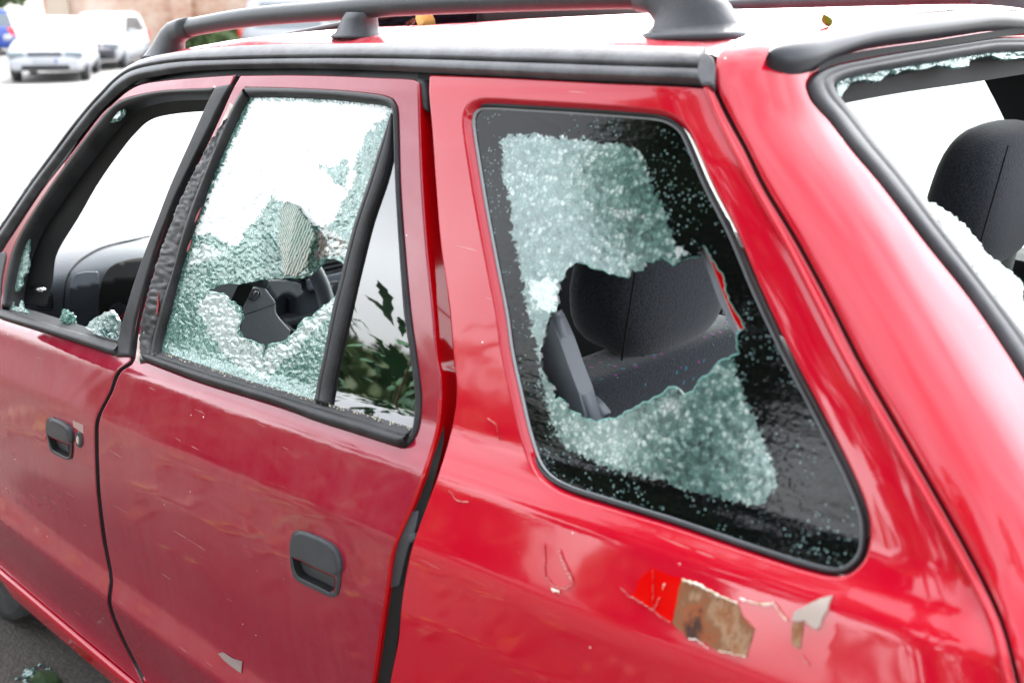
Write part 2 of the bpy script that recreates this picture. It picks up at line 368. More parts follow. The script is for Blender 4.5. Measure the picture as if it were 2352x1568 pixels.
def sheet(name, outline, mapf, mats, parent=None, holes=(), step=14, thick=.004, bevel=3, bdrop=.0012, jit=0., zj=0., zones=(), wall=1, sm=True, es=None, edge_normals=True, wall0=None, hole_bevel=None, **kw):
    es = es or step*.6
    loops = [resample(outline, es, smooth=sm)]+[resample(h, es, smooth=sm) for h in holes]
    allp = list(loops)
    if bevel:
        for k, l in enumerate(loops): allp.append(offset(l, bevel if k == 0 else -bevel))
    hl_ = loops[1:] if hole_bevel == 0 else []
    lo = loops[0].min(0); hi = loops[0].max(0)
    gx, gy = np.meshgrid(np.arange(lo[0], hi[0], step), np.arange(lo[1], hi[1], step*.87)); gx[1::2] += step/2
    pts = np.stack([gx.ravel(), gy.ravel()], 1)
    if jit: pts += rng.uniform(-jit, jit, pts.shape)*step
    keep = pip(pts, loops[0])
    for h in loops[1:]: keep &= ~pip(pts, h)
    pts = pts[keep]
    dmin = np.full(len(pts), 1e9)
    for l in loops: dmin = np.minimum(dmin, segd(pts, l))
    pts = pts[dmin > (bevel+step*.35)]
    ex = []; 
    for l in allp[len(loops):]:
        d = np.full(len(l), 1e9)
        for q in loops: d = np.minimum(d, segd(l, q))
        ex.append(l[d > bevel*.8])
    vs = np.vstack(loops+ex+[pts]); ed = []; k = 0
    for l in loops:
        n = len(l); ed += [(k+i, k+(i+1) % n) for i in range(n)]; k += n
    nb0 = k
    r = geometry.delaunay_2d_cdt([Vector(v) for v in vs], ed, [], 0, 1e-6, True)
    V = np.array([tuple(v) for v in r[0]]); Fc = [f for f in r[2]]; orig = r[3]
    cen = np.array([V[list(f)].mean(0) for f in Fc])
    ok = pip(cen, loops[0])
    for h in loops[1:]: ok &= ~pip(cen, h)
    Fc = [f for f, o_ in zip(Fc, ok) if o_]; cen = cen[ok]
    P, N = mapf(V)
    mid = np.zeros(len(Fc), int)
    for poly, idx in zones:
        z = cen+(rng.uniform(-1, 1, cen.shape)*step*.5 if jit else 0); mid[pip(z, np.asarray(poly, float))] = idx
    # orient
    f0 = Fc[0]; 
    def fix(f):
        a, b, c = P[f[0]], P[f[1]], P[f[2]]
        return f if np.dot(np.cross(b-a, c-a), N[f[0]]) > 0 else list(f)[::-1]
    Fc = [fix(f) for f in Fc]
    cnt = {}
    for f in Fc:
        for a, b in zip(f, list(f[1:])+[f[0]]):
            key = (min(a, b), max(a, b)); cnt.setdefault(key, []).append((a, b))
    be = [v[0] for v in cnt.values() if len(v) == 1]
    out = np.zeros_like(P)
    for a, b in be:
        t = P[b]-P[a]; o_ = np.cross(t, N[a]); o_ /= np.linalg.norm(o_)+1e-12; out[a] += o_; out[b] += o_
    isb = np.linalg.norm(out, axis=1) > 1e-6
    outer0 = set(int(i) for a_b in be for i in a_b if segd(V[i:i+1], loops[0])[0] < 1e-3) if wall0 is not None else ()
    o2 = out.copy(); o2[isb] /= np.linalg.norm(out[isb], axis=1, keepdims=True)
    NN = N.copy(); inhole = np.zeros(len(P), bool)
    for l in hl_: inhole |= segd(V, l) < 1e-3
    if bevel and edge_normals:
        bb = isb & ~inhole
        NN[bb] = N[bb]+o2[bb]*.9; NN /= np.linalg.norm(NN, axis=1, keepdims=True)
        P = P.copy(); P[bb] -= N[bb]*bdrop
    if zj:
        P = P+N*rng.uniform(-zj, zj, (len(P), 1))
    nv = len(V); verts = [P, P-N*thick]; faces = list(Fc); mi = list(mid); nr = []
    for f in Fc: nr += [NN[i] for i in f]
    for f, m_ in zip(Fc, mid):
        faces.append([i+nv for i in list(f)[::-1]]); mi.append(m_ if zones else wall); nr += [-N[i] for i in list(f)[::-1]]
    base = 2*nv; wv = []
    for a, b in be:
        k = base+len(wv); wv += [P[a], P[b], P[b]-N[b]*thick, P[a]-N[a]*thick]
        faces.append([k+1, k, k+3, k+2]); mi.append(0 if zones else (wall0(P[a]) if wall0 is not None and a in outer0 else wall)); nr += [o2[b], o2[a], o2[a], o2[b]]
    nm = len(mats) if isinstance(mats, (list, tuple)) else 1
    mi = [min(x, nm-1) for x in mi]
    flat = bool(zj)
    return mesh(name, np.vstack(verts+([np.array(wv)] if wv else [])), faces, mats, parent, mi, not flat, None if flat else nr, **kw)
def strip(name, A, B, mapf, profile, mat, parent=None, closed=False, n=None, sm=True, **kw):
    """band between curves A and B on a surface; profile = [(t across, height off the surface)]"""
    L = np.sum(np.linalg.norm(np.diff(np.asarray(A, float), axis=0), axis=1)); n = n or max(8, int(L/7))
    a = even(A, n, closed, sm); b = even(B, n, closed, sm)
    P0 = []
    for t, h in profile:
        P, N = mapf(a*(1-t)+b*t); P0.append(P+N*(h if not callable(h) else h(n)))
    P0 = np.array(P0); m = len(profile); V = P0.reshape(-1, 3); fs = []
    rngn = range(n) if closed else range(n-1)
    for j in range(m-1):
        for i in rngn:
            i2 = (i+1) % n; fs.append([j*n+i, j*n+i2, (j+1)*n+i2, (j+1)*n+i])
    # orient outward
    P, N = mapf(a[:1]*.5+b[:1]*.5); f = fs[(m//2)*(len(rngn))] if m > 2 else fs[0]
    q = V[f]; nn = np.cross(q[1]-q[0], q[3]-q[0])
    if nn@N[0] < 0: fs = [x[::-1] for x in fs]
    if not closed:
        fs.append([j*n for j in range(m)]); fs.append([j*n+n-1 for j in range(m)][::-1])
    o = mesh(name, V, fs, mat, parent, **kw)
    return o
RND = [(0, -.003), (0.02, .0), (.12, .7), (.3, 1.), (.7, 1.), (.88, .7), (.98, .0), (1, -.003)]
def rp(h, base=0.): return [(t, base+(v*h if v > 0 else v)) for t, v in RND]
def tube(name, pts, rad, mat, parent=None, seg=14, sq=1., up=(0, 0, 1), cap=True, closed=False, **kw):
    pts = [Vector(p) for p in pts]; n = len(pts); V = []; fs = []
    rad = rad if isinstance(rad, (list, tuple, np.ndarray)) else [rad]*n
    for i, p in enumerate(pts):
        if closed: t = (pts[(i+1) % n]-pts[i-1]).normalized()
        else: t = (pts[min(i+1, n-1)]-pts[max(i-1, 0)]).normalized()
        u = Vector(up); s = t.cross(u)
        if s.length < 1e-3: s = t.cross(Vector((1, 0, 0)))
        s.normalize(); q = s.cross(t).normalized()
        r = rad[i]; ra, rb = (r if isinstance(r, (tuple, list)) else (r, r*sq))
        for k in range(seg):
            a = 2*math.pi*k/seg; V.append(p+s*math.cos(a)*ra+q*math.sin(a)*rb)
    for i in range(n if closed else n-1):
        i2 = (i+1) % n
        for k in range(seg): fs.append([i*seg+k, i*seg+(k+1) % seg, i2*seg+(k+1) % seg, i2*seg+k])
    if cap and not closed: fs.append(list(range(seg))[::-1]); fs.append([(n-1)*seg+k for k in range(seg)])
    return mesh(name, V, fs, mat, parent, **kw)
def catmull3(pts, k=6):
    P = [Vector(p) for p in pts]; o = []
    for i in range(len(P)-1):
        p0 = P[max(i-1, 0)]; p1 = P[i]; p2 = P[i+1]; p3 = P[min(i+2, len(P)-1)]
        for j in range(k):
            t = j/k; o.append(.5*((2*p1)+(p2-p0)*t+(2*p0-5*p1+4*p2-p3)*t*t+(-p0+3*p1-3*p2+p3)*t**3))
    o.append(P[-1]); return o
def bm_obj(name, bm, mats, parent=None, smooth=True, **kw):
    me = bpy.data.meshes.new(name); bmesh.ops.recalc_face_normals(bm, faces=bm.faces); bm.to_mesh(me); bm.free()
    for m in (mats if isinstance(mats, (list, tuple)) else [mats]): me.materials.append(m)
    me.polygons.foreach_set('use_smooth', np.full(len(me.polygons), smooth)); me.update()
    o = bpy.data.objects.new(name, me); COL.objects.link(o)
    return reg(o, parent=parent, **kw)
def rbox(name, c, d, mat, parent=None, r=.02, seg=4, rot=None, warp=None, cuts=0, **kw):
    bm = bmesh.new(); bmesh.ops.create_cube(bm, size=1)
    bmesh.ops.scale(bm, vec=d, verts=bm.verts)
    if r: bmesh.ops.bevel(bm, geom=bm.edges[:], offset=r, segments=seg, profile=.5, affect='EDGES')
    if cuts: bmesh.ops.subdivide_edges(bm, edges=bm.edges[:], cuts=cuts, use_grid_fill=True)
    if warp:
        for v in bm.verts: v.co = Vector(warp(v.co))
    if rot is not None: bmesh.ops.rotate(bm, matrix=rot, verts=bm.verts)
    bmesh.ops.translate(bm, vec=c, verts=bm.verts)
    return bm_obj(name, bm, mat, parent, **kw)
def prism(bm, poly, a0, a1, axis):
    """extrude a 2-D polygon along an axis (polygon in the other two)"""
    def p(u, v, a): return {'x': (a, u, v), 'y': (u, a, v), 'z': (u, v, a)}[axis]
    A = [bm.verts.new(p(u, v, a0)) for u, v in poly]; B = [bm.verts.new(p(u, v, a1)) for u, v in poly]
    bm.faces.new(A); bm.faces.new(B[::-1]); n = len(poly)
    for i in range(n): bm.faces.new([A[i], A[(i+1) % n], B[(i+1) % n], B[i]][::-1])

# ------------------------------------------------------------------ ground (setting)
def gz(x, y):
    d = np.hypot(x-2.5, y); return -.0185*np.clip(d-5, 0, 20)
def gmat(nt, b):
    g = G(nt); s = g.n('SeparateXYZ', Vector=g.tc)
    far = g.step(g.math('ADD', s.outputs[1], g.math('MULTIPLY', g.noise(.7, 4), .6)), -.2, -1.0)
    a = g.noise(2.2, 6, .65); f = g.noise(70, 5, .7); gr = g.vor(120)
    near = g.mix(a, (.030, .026, .023), (.085, .075, .066)); near = g.mix(g.math('MULTIPLY', g.step(f, .45, .7), .5), near, (.15, .13, .115))
    lot = g.mix(g.noise(.35, 5, .6), (.125, .121, .117), (.185, .18, .174)); lot = g.mix(g.math('MULTIPLY', g.step(g.noise(1.3, 5), .55, .75), .35), lot, (.13, .12, .11))
    g.l(g.mix(far, near, lot), b.inputs['Base Color']); b.inputs['Roughness'].default_value = .9
    g.l(g.bump(g.math('ADD', f, g.math('MULTIPLY', gr.outputs['Distance'], .5)), .01, .6), b.inputs['Normal'])
m_ground = M('worn_paving', build=gmat)
xs = np.concatenate([np.linspace(-250, -30, 12), np.linspace(-25, 45, 71), np.linspace(50, 300, 14)])
ys = np.concatenate([np.linspace(-300, -50, 14), np.linspace(-45, 25, 71), np.linspace(30, 250, 12)])
gx, gy = np.meshgrid(xs, ys); nx = len(xs)
mesh('ground', np.stack([gx.ravel(), gy.ravel(), gz(gx, gy).ravel()], 1),
     [[j*nx+i, j*nx+i+1, (j+1)*nx+i+1, (j+1)*nx+i] for j in range(len(ys)-1) for i in range(nx-1)], m_ground, kind='structure')

# ------------------------------------------------------------------ traced outlines of the wrecked car (2352-wide picture units)
L0 = [(-60, 608), (0, 531), (75, 421), (134, 341), (172, 290), (209, 245), (238, 214), (269, 183), (300, 159), (341, 140), (420, 124), (500, 115), (574, 110), (670, 108), (762, 107.5), (900, 106), (1030, 105.5), (1148, 107), (1300, 109.5), (1400, 111.5), (1520, 114.5), (1622, 118)]
L1 = [(-55, 612), (5, 533), (81, 423), (140, 343), (178, 293), (215, 248), (243, 218), (272, 189), (303, 168), (345, 155), (420, 144.5), (500, 141), (574, 139), (670, 137.5), (762, 137), (900, 138), (1030, 141), (1148, 145), (1300, 150), (1417, 154.4), (1520, 158), (1610, 161.5)]
L2 = [(-42, 618), (14, 540), (91, 427), (152, 347), (190, 297), (225, 253), (254, 225), (282, 199), (315, 181), (355, 172), (430, 161), (500, 157), (574, 155), (670, 154), (762, 155), (900, 159.5), (1030, 166), (1148, 171.5), (1300, 179), (1417, 183), (1520, 187), (1612, 191)]
L3 = [(-34, 622), (21, 545), (97, 430), (160, 350), (198, 300), (232, 257), (262, 230), (290, 206), (322, 190), (376, 181), (456, 175), (542, 170), (574, 169), (670, 170), (762, 173), (870, 176), (955, 181), (981, 168.5), (1148, 173.5), (1300, 181.5), (1417, 187), (1520, 191), (1640, 196)]
FD_out = [(-34, 626), (21, 549), (98, 433), (161, 354), (199, 304), (233, 261), (263, 234), (291, 210), (323, 194), (376, 185), (456, 178), (541, 172), (526, 202), (500, 252), (478, 303), (430, 402), (400, 466), (364, 563), (340, 636), (314, 735), (302, 805), (298, 829), (268, 853), (249, 901), (220, 962), (217, 1019), (221, 1126), (225, 1166), (235, 1243), (250, 1328), (247, 1385), (274, 1461), (330, 1572), (318, 1568),
          (0, 1299), (-200, 1135), (-420, 950), (-380, 860), (-330, 740), (-150, 700)]
FD_open = [(497, 203), (376, 209), (310, 221), (272, 235), (245, 258), (195, 320), (124, 418), (85, 475), (50, 532), (28, 580), (14, 640), (4, 706), (2, 731), (134, 773), (262, 815), (279, 759), (306, 665), (336, 579), (370, 490), (397, 421), (440, 325), (478, 240)]
RD_out = [(551, 173), (670, 172), (762, 174), (870, 178.5), (950, 183), (961, 191), (962, 228), (965, 322), (969, 421), (979, 563), (995, 724), (1003, 823), (1011, 865), (1013, 915), (1006, 983), (989, 1044), (955, 1142), (907, 1256), (892, 1346), (877, 1448), (859, 1568), (835, 1700), (790, 1850), (730, 1935), (560, 1790), (352, 1599),
          (336, 1568), (281, 1461), (254, 1387), (257, 1330), (242, 1243), (232, 1166), (228, 1126), (224, 1019), (227, 962), (256, 901), (275, 855), (302, 834), (309, 815), (321, 735), (348, 636), (372, 563), (410, 466), (440, 402), (480, 320), (505, 266), (532, 206)]
RD_open = [(564, 201), (620, 202), (735, 206), (820, 212), (880, 220), (902, 228), (911, 245), (914, 275), (918, 421), (928, 563), (943, 724), (957, 823), (964, 880), (967, 922), (962, 978), (950, 1008), (936, 1024), (923, 1027), (631, 930), (456, 876), (338, 831), (344, 812), (352, 770), (373, 703), (397, 633), (430, 509), (466, 415), (526, 268), (548, 225)]
RD_glass = [(573, 222), (620, 221), (735, 225), (843, 236), (890, 244), (903, 254), (905, 280), (909, 402), (917, 563), (928, 724), (944, 823), (950, 870), (954, 915), (952, 959), (948, 984), (867, 960), (726, 921), (574, 876), (456, 837), (361, 806), (368, 778), (384, 719), (403, 644), (430, 552), (457, 480), (482, 405), (520, 315), (548, 255)]
QP_out = [(982, 170), (1148, 176), (1300, 184), (1417, 190), (1520, 194), (1636, 200), (1645, 222), (1669, 271), (1709, 344), (1747, 424), (1825, 555), (1905, 703), (1967, 826), (2097, 1053), (2227, 1283), (2300, 1432), (2336, 1568), (2385, 1760), (2405, 2000), (1700, 2080), (1000, 2080), (905, 2000), (872, 1850), (880, 1700),
          (892, 1568), (910, 1474), (918, 1384), (930.5, 1307), (944, 1249), (974, 1166), (1009, 1069), (1033, 983), (1043, 925), (1044, 880), (1038, 823), (1027, 697), (1008, 563), (995, 402), (988, 295), (981, 217)]
QW_out = [(1075, 285), (1078, 258), (1092, 242), (1112, 237), (1200, 241), (1350, 250), (1460, 258), (1520, 265), (1553, 280), (1575, 304), (1626, 421), (1682, 531), (1740, 668), (1804, 804), (1881, 951), (1954, 1097), (1985, 1180), (1989, 1235), (1978, 1280), (1950, 1308), (1921, 1316), (1862, 1305), (1734, 1265), (1551, 1203), (1405, 1158), (1290, 1120), (1240, 1082), (1210, 1009), (1185, 906), (1163, 804), (1152, 724), (1131, 617), (1107, 490), (1092, 402)]
TG_out = [(1648, 122), (1644, 150), (1646, 190), (1654, 216), (1680, 268), (1719, 341), (1757, 421), (1835, 552), (1915, 700), (1977, 823), (2107, 1050), (2237, 1280), (2310, 1430), (2346, 1568), (2400, 1760), (2430, 1960), (2950, 1960), (2950, -58), (2650, -25), (2352, 8), (2042, 38), (1881, 65), (1760, 86), (1690, 98), (1664, 107)]
TG_win = [(1858, 204), (1858, 190), (1871, 172), (1905, 156), (1948, 146), (2123, 113), (2352, 78), (2600, 42), (2860, 8), (2900, 60), (2900, 1500), (2560, 1420), (2480, 1150), (2420, 990), (2327, 823), (2230, 681), (2123, 547), (2026, 421), (1962, 346), (1908, 276), (1871, 234)]

car = empty('station_wagon', (1.25, 0, 0), label='wrecked red estate car with smashed windows and black roof rails filling the foreground', cat='car')
class _P:  # parts are modelled in world space; the parent inverse keeps them there
    pass
def part(o, parent=None):
    p = parent or car
    o.parent = p; o.matrix_parent_inverse = Matrix.Translation(-Vector(car.location)) if p is car else Matrix.Identity(4)
    return o
# --- painted panels
RH = [(668, 1282), (690, 1290), (712, 1302), (740, 1315), (766, 1326), (767, 1345), (762, 1357), (754, 1360), (723, 1344), (690, 1328), (680, 1319), (673, 1304)]
FH = [(108, 1002), (120, 1008), (140, 1017), (156, 1023), (156, 1040), (153, 1048), (148, 1048), (133, 1040), (120, 1032), (113, 1019)]
front_door = part(sheet('front_door', FD_out, px(), [m_red_door, m_dark], holes=[FD_open, FH], step=13, thick=.030, bevel=3, bdrop=.001))
rear_door = part(sheet('rear_door', RD_out, px(.001), [m_red_door, m_dark, m_red_in, m_black], holes=[RD_open, RH], step=13, thick=.032, bevel=4, bdrop=.0015, wall0=lambda P: 2 if P[0] < 1.15 else 1))
QR = resample(QW_out, 12)
quarter = part(sheet('quarter_panel', QP_out, px(), [m_red, m_dark], holes=[offset(QR, -14)], step=14, thick=.03, bevel=7, bdrop=.004, hole_bevel=0))
part(strip('window_recess', offset(QR, -15), offset(QR, 2), px(), [(0, -.0004), (.12, -.0002), (.3, -.0012), (.5, -.0045), (.7, -.0085), (.88, -.0115), (1, -.0125)], m_red, closed=True, n=300), quarter)
TGO = both([(2225, 20.5), (2140, 29), (2042, 38), (1960, 51), (1881, 65), (1760, 86), (1690, 98), (1664, 107), (1648, 122), (1644, 150), (1646, 190), (1654, 216), (1680, 268), (1719, 341), (1757, 421), (1835, 552), (1915, 700), (1977, 823), (2107, 1050), (2237, 1280), (2310, 1430), (2346, 1568), (2390, 1730)], [(.10, .80, .80), (.06, .79, .66), (.05, .77, .52), (.03, .4, .50)])
TGW = both([(2270, 90), (2210, 99), (2123, 113), (2030, 129), (1948, 146), (1905, 156), (1871, 172), (1858, 190), (1858, 204), (1871, 234), (1908, 276), (1962, 346), (2026, 421), (2123, 547), (2230, 681), (2327, 823), (2420, 975)], [(.23, .60, 1.055), (.20, .54, 1.02), (.19, .3, 1.01)])
tailgate = part(sheet('tailgate', TGO, rear(.001), [m_red, m_dark], holes=[TGW], step=.016, thick=.03, bevel=.005, bdrop=.004))
QPb = xz(resample([(905, 2000), (1000, 2080), (1350, 2080), (1700, 2080), (2050, 2040), (2400, 2000)], 60, False))
part(sheet('lower_quarter', [tuple(q) for q in QPb]+[(.16, .66), (.24, .62), (.34, .55), (.42, .44), (.45, .32), (.46, .20), (.90, .20), (.97, .30)], side(1), [m_red, m_dark], step=.03, thick=.03, bevel=.005, sm=False), quarter)
# raised flange along the quarter panel's rear edge
fl_a = [(1614, 205), (1650, 290), (1708, 402), (1795, 555), (1872, 703), (1935, 826), (2066, 1053), (2196, 1283), (2270, 1432), (2303, 1568), (2350, 1760)]
fl_b = [(x+19, y-2) for x, y in fl_a]
part(strip('flange', fl_a, fl_b, px(), rp(.0055), m_red), quarter)
# red door jamb, black seal, latch and painted shade seen in the open gap behind the rear door
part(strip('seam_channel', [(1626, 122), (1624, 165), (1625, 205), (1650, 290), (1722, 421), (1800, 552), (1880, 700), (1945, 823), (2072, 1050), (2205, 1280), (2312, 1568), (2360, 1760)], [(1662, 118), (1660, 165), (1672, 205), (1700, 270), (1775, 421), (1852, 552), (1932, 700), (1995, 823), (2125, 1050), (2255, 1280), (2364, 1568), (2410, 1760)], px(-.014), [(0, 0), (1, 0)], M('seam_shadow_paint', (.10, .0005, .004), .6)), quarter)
gap_a = [(952, 190), (955, 322), (960, 421), (970, 563), (985, 724), (995, 823), (1002, 915), (990, 1000), (975, 1060), (940, 1150)]
gap_b = [(985, 190), (992, 322), (1000, 421), (1018, 563), (1040, 724), (1050, 823), (1060, 915), (1050, 1000), (1030, 1060), (990, 1170)]
part(strip('lower_gap_shade', [(1013, 950), (1001, 1010), (976, 1080), (944, 1170), (906, 1262), (892, 1350), (877, 1450), (859, 1570), (836, 1700)], [(1014, 950), (1014, 1010), (998, 1080), (972, 1170), (939, 1262), (924, 1350), (911, 1450), (894, 1570), (872, 1700)], px(-.004), [(0, 0), (1, -.004)], m_black), rear_door) if 0 else None
cav_a = [(930, 165), (935, 400), (960, 800), (975, 950), (900, 1160), (860, 1340), (820, 1600), (770, 1900)]
cav_b = [(1040, 165), (1060, 400), (1100, 800), (1100, 950), (1040, 1160), (1000, 1340), (960, 1600), (950, 1900)]
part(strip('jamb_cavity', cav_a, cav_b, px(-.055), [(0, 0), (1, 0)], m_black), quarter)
part(strip('jamb_seal', [(958, 186), (967, 215), (975, 250)], [(984, 186), (986, 215), (990, 260)], px(-.010), rp(.006), m_rubber), quarter)
part(strip('lower_gap_shade', [(1013, 950), (1002, 1010), (978, 1080), (946, 1170), (908, 1262), (894, 1350), (879, 1450), (861, 1570), (838, 1700)], [(1014, 950), (1014, 1010), (998, 1080), (972, 1170), (939, 1262), (924, 1350), (911, 1450), (894, 1570), (872, 1700)], px(-.005), [(0, 0), (1, -.004)], m_black), rear_door)  # black strip painting the shade in the lower gap, widening downwards
part(sheet('door_latch', [(905, 1180), (960, 1172), (952, 1215), (935, 1262), (915, 1345), (890, 1350), (893, 1300), (898, 1240)], px(-.003), m_plastic, step=10, thick=.006, bevel=3), rear_door)
part(sheet('latch_bolt', [(937, 1228), (950, 1222), (952, 1236), (943, 1246), (934, 1242)], px(.0), m_plastic, step=6, thick=.004, bevel=3, bdrop=.002), rear_door)
part(strip('door_edge_lip', [(1008, 915), (1001, 983), (984, 1044), (950, 1142), (902, 1256), (887, 1346), (872, 1448), (854, 1568)], [(1013, 915), (1006, 983), (989, 1044), (955, 1142), (907, 1256), (892, 1346), (877, 1448), (859, 1568)], px(.001), [(0, 0), (.5, .002), (1, -.002)], m_red_in), rear_door)

# --- sill and lower side below the doors (both sides), front wing, bonnet
sill_prof = [(.55, .232), (.55, .22), (1.0, .2), (2.4, .2), (2.4, .232)]
def side_sheet(name, poly, sg, mats=(m_red, m_dark), holes=(), off=0., step=.035, thick=.03, bevel=.006, **kw):
    o = sheet(name, poly, side(sg, off), list(mats), holes=holes, step=step, thick=thick, bevel=bevel, bdrop=.002, **kw); return o
for sg in (1, -1):
    part(side_sheet('sill', [(.42, .241), (.42, .16), (.5, .138), (2.35, .138), (2.4, .241)], sg, step=.010, off=-.004 if sg > 0 else 0))
    arch = [(2.55+.33*math.cos(a), .29+.36*math.sin(a)) for a in np.linspace(math.pi*1.02, -.02, 15)]
    xf = 2.40
    part(side_sheet('front_wing', [(xf, .25)]+[(max(p[0], xf+.002) if p[0] < xf+.01 else p[0], p[1]) for p in arch]+[(3.28, .25), (3.34, .45), (3.30, .70), (2.9, .80), (xf+.05, .875)], sg, off=-.003))
part(strip('sill_ridge', [(-160, 1178), (-60, 1259), (0, 1307), (150, 1434), (302, 1562), (420, 1662), (560, 1780)], [(-160, 1187), (-60, 1269), (0, 1318), (150, 1446), (302, 1575), (420, 1676), (560, 1796)], px(.0005), [(0, -.003), (.05, .001), (.3, .0045), (.6, .0050), (.9, .0025), (1, -.003)], m_red))
FDx, RDx = xz(FD_open), xz(RD_open); QWx = xz(QW_out)
# far side of the body, mirrored from the near one
FDo, RDo, QPo = xz(np.array(FD_out)[:33]), xz(RD_out), None
def shrink(poly, d): return offset(np.asarray(poly, float), d)
far_poly = [(2.40, .26), (2.40, .88)] + [tuple(p) for p in xz([(-34, 626), (21, 549), (98, 433), (161, 354), (199, 304), (263, 234), (323, 194), (456, 178), (541, 172), (762, 174), (950, 183), (1148, 176), (1417, 190), (1632, 200)])] + \
    [tuple(p) for p in xz([(1664, 271), (1742, 424), (1900, 703), (2092, 1053), (2222, 1283)])] + [(.12, .75), (.10, .5), (.32, .42), (.36, .26)]
RDx = RDx.copy(); RDx[:, 0] = np.maximum(RDx[:, 0], 1.17+.01*rng.random(len(RDx))); QWx = np.array([(1.10, .99), (1.10, 1.365), (.90, 1.372), (.765, 1.370), (.704, 1.252), (.58, 1.02), (.62, .985)])
part(side_sheet('far_side_panel', far_poly, -1, holes=[FDx, RDx, QWx], thick=.045, step=.04))
for nm, ol in (('far_front_window', FDx), ('far_rear_window', RDx), ('far_quarter_window', QWx)):
    part(sheet(nm, shrink(ol, -.006), side(-1, -.02), m_clear, step=.05, thick=.003, bevel=0))
# --- roof
L0P, _ = px()(even(L0[8:], 60)); o_ = np.argsort(L0P[:, 0]); ex, ey, ez = L0P[o_, 0], L0P[o_, 1], L0P[o_, 2]
xr = np.linspace(.578, ex[-1], 46); V = []; fs = []; ny = 41
tg_line = lambda y: .60 + 0*y
for x0 in xr:
    ye = np.interp(x0, ex, ey)
    for v in np.linspace(-1, 1, ny):
        y = v*ye; lo, hi = 1.36, 1.6; x = x0+.10*(1-v*v)*min(max((x0-1.45)/.3, 0), 1)**2
        for _ in range(24):
            m_ = (lo+hi)/2
            if fbody(np.array([[x, y, m_]]))[0] > 0: hi = m_
            else: lo = m_
        V.append((x, y, lo-.0012))
V = np.array(V); n1 = len(V)
fs = [[i*ny+j, i*ny+j+1, (i+1)*ny+j+1, (i+1)*ny+j][::-1] for i in range(len(xr)-1) for j in range(ny-1)]
fs2 = [[k+n1 for k in f[::-1]] for f in fs]
print('roof front x', ex[-1], 'z', V[-1], V[len(V)-ny//2-1])
m_red_roof = M('hazy_roof_paint', coat=1., build=paint(RED, .7, dustc=(.55, .38, .40), rough=.5, coatr=.16, wave=.0002))
roof = part(mesh('roof', np.vstack([V, V-[0, 0, .03]]), fs+fs2, [m_red_roof, m_dark], mi=[0]*len(fs)+[1]*len(fs2)))
# --- windscreen between the pillars, header, bonnet
Pl, _ = px()(even(L0[1:9], 21)); ws = []
for p in Pl:
    for v in np.linspace(1, -1, 15): ws.append((p[0]+.10*(1-v*v), p[1]*v, p[2]+.032*(1-v*v)*(1 if p[2] > 1.2 else .3)))
nw = 15; print('screen', Pl[0], Pl[-1])
part(mesh('windscreen', ws, [[i*nw+j, i*nw+j+1, (i+1)*nw+j+1, (i+1)*nw+j] for i in range(20) for j in range(nw-1)], m_clear))
hb = []
for x, z in ((2.42, .86), (2.6, .845), (2.9, .79), (3.2, .71), (3.32, .62), (3.36, .40)):
    for v in np.linspace(1, -1, 13): hb.append((x+.06*(1-v*v), float(S(x, .8))*v*.985, z+.03*(1-v*v)))
part(mesh('bonnet', hb, [[i*13+j, i*13+j+1, (i+1)*13+j+1, (i+1)*13+j] for i in range(5) for j in range(12)], m_red))
# right pillar and roof side of the far side
Pm = Pl.copy(); Pm[:, 1] *= -1; tube('far_screen_pillar', [tuple(p) for p in Pm], .022, m_dark); part(bpy.data.objects['far_screen_pillar'])
tube('near_screen_pillar', [tuple(p-[.0, .035, .0]) for p in Pl], .020, m_dark); part(bpy.data.objects['near_screen_pillar'])
# --- drip mouldings
drip = part(strip('drip_moulding', L0, L1, px(), [(0, -.006), (.0, .002), (.03, .0055), (.07, .0065), (.14, .0072), (.5, .0085), (.84, .0088), (.9, .0082), (.95, .006), (.97, .002), (1, -.004)], m_trim))
part(strip('drip_moulding_lower', L1, L2, px(), [(0.05, -.006), (.06, .003), (.10, .0055), (.16, .0065), (.5, .0072), (.78, .0070), (.85, .006), (.90, .003), (.95, -.001), (1, -.006)], m_trim), drip)
part(strip('door_gap_seal', L2[:-3], [(x, y+2) for x, y in L3[:-5]], px(-.012), [(-.4, 0), (1.5, 0)], m_rubber))
part(strip('door_gap_seal', [(960, 152), (1148, 160), (1300, 168), (1417, 173), (1520, 177), (1630, 181)], [(960, 184), (1148, 186), (1300, 194), (1417, 200), (1520, 205), (1636, 210)], px(-.010), [(0, 0), (1, 0)], m_black))
part(sheet('drip_end_cap', [(1612, 121), (1622, 119), (1631, 124), (1640, 138), (1640, 165), (1637, 192), (1612, 192), (1604, 178), (1601, 160), (1603, 140)], px(.0095), m_trim, step=8, thick=.014, bevel=4, bdrop=.003), drip)

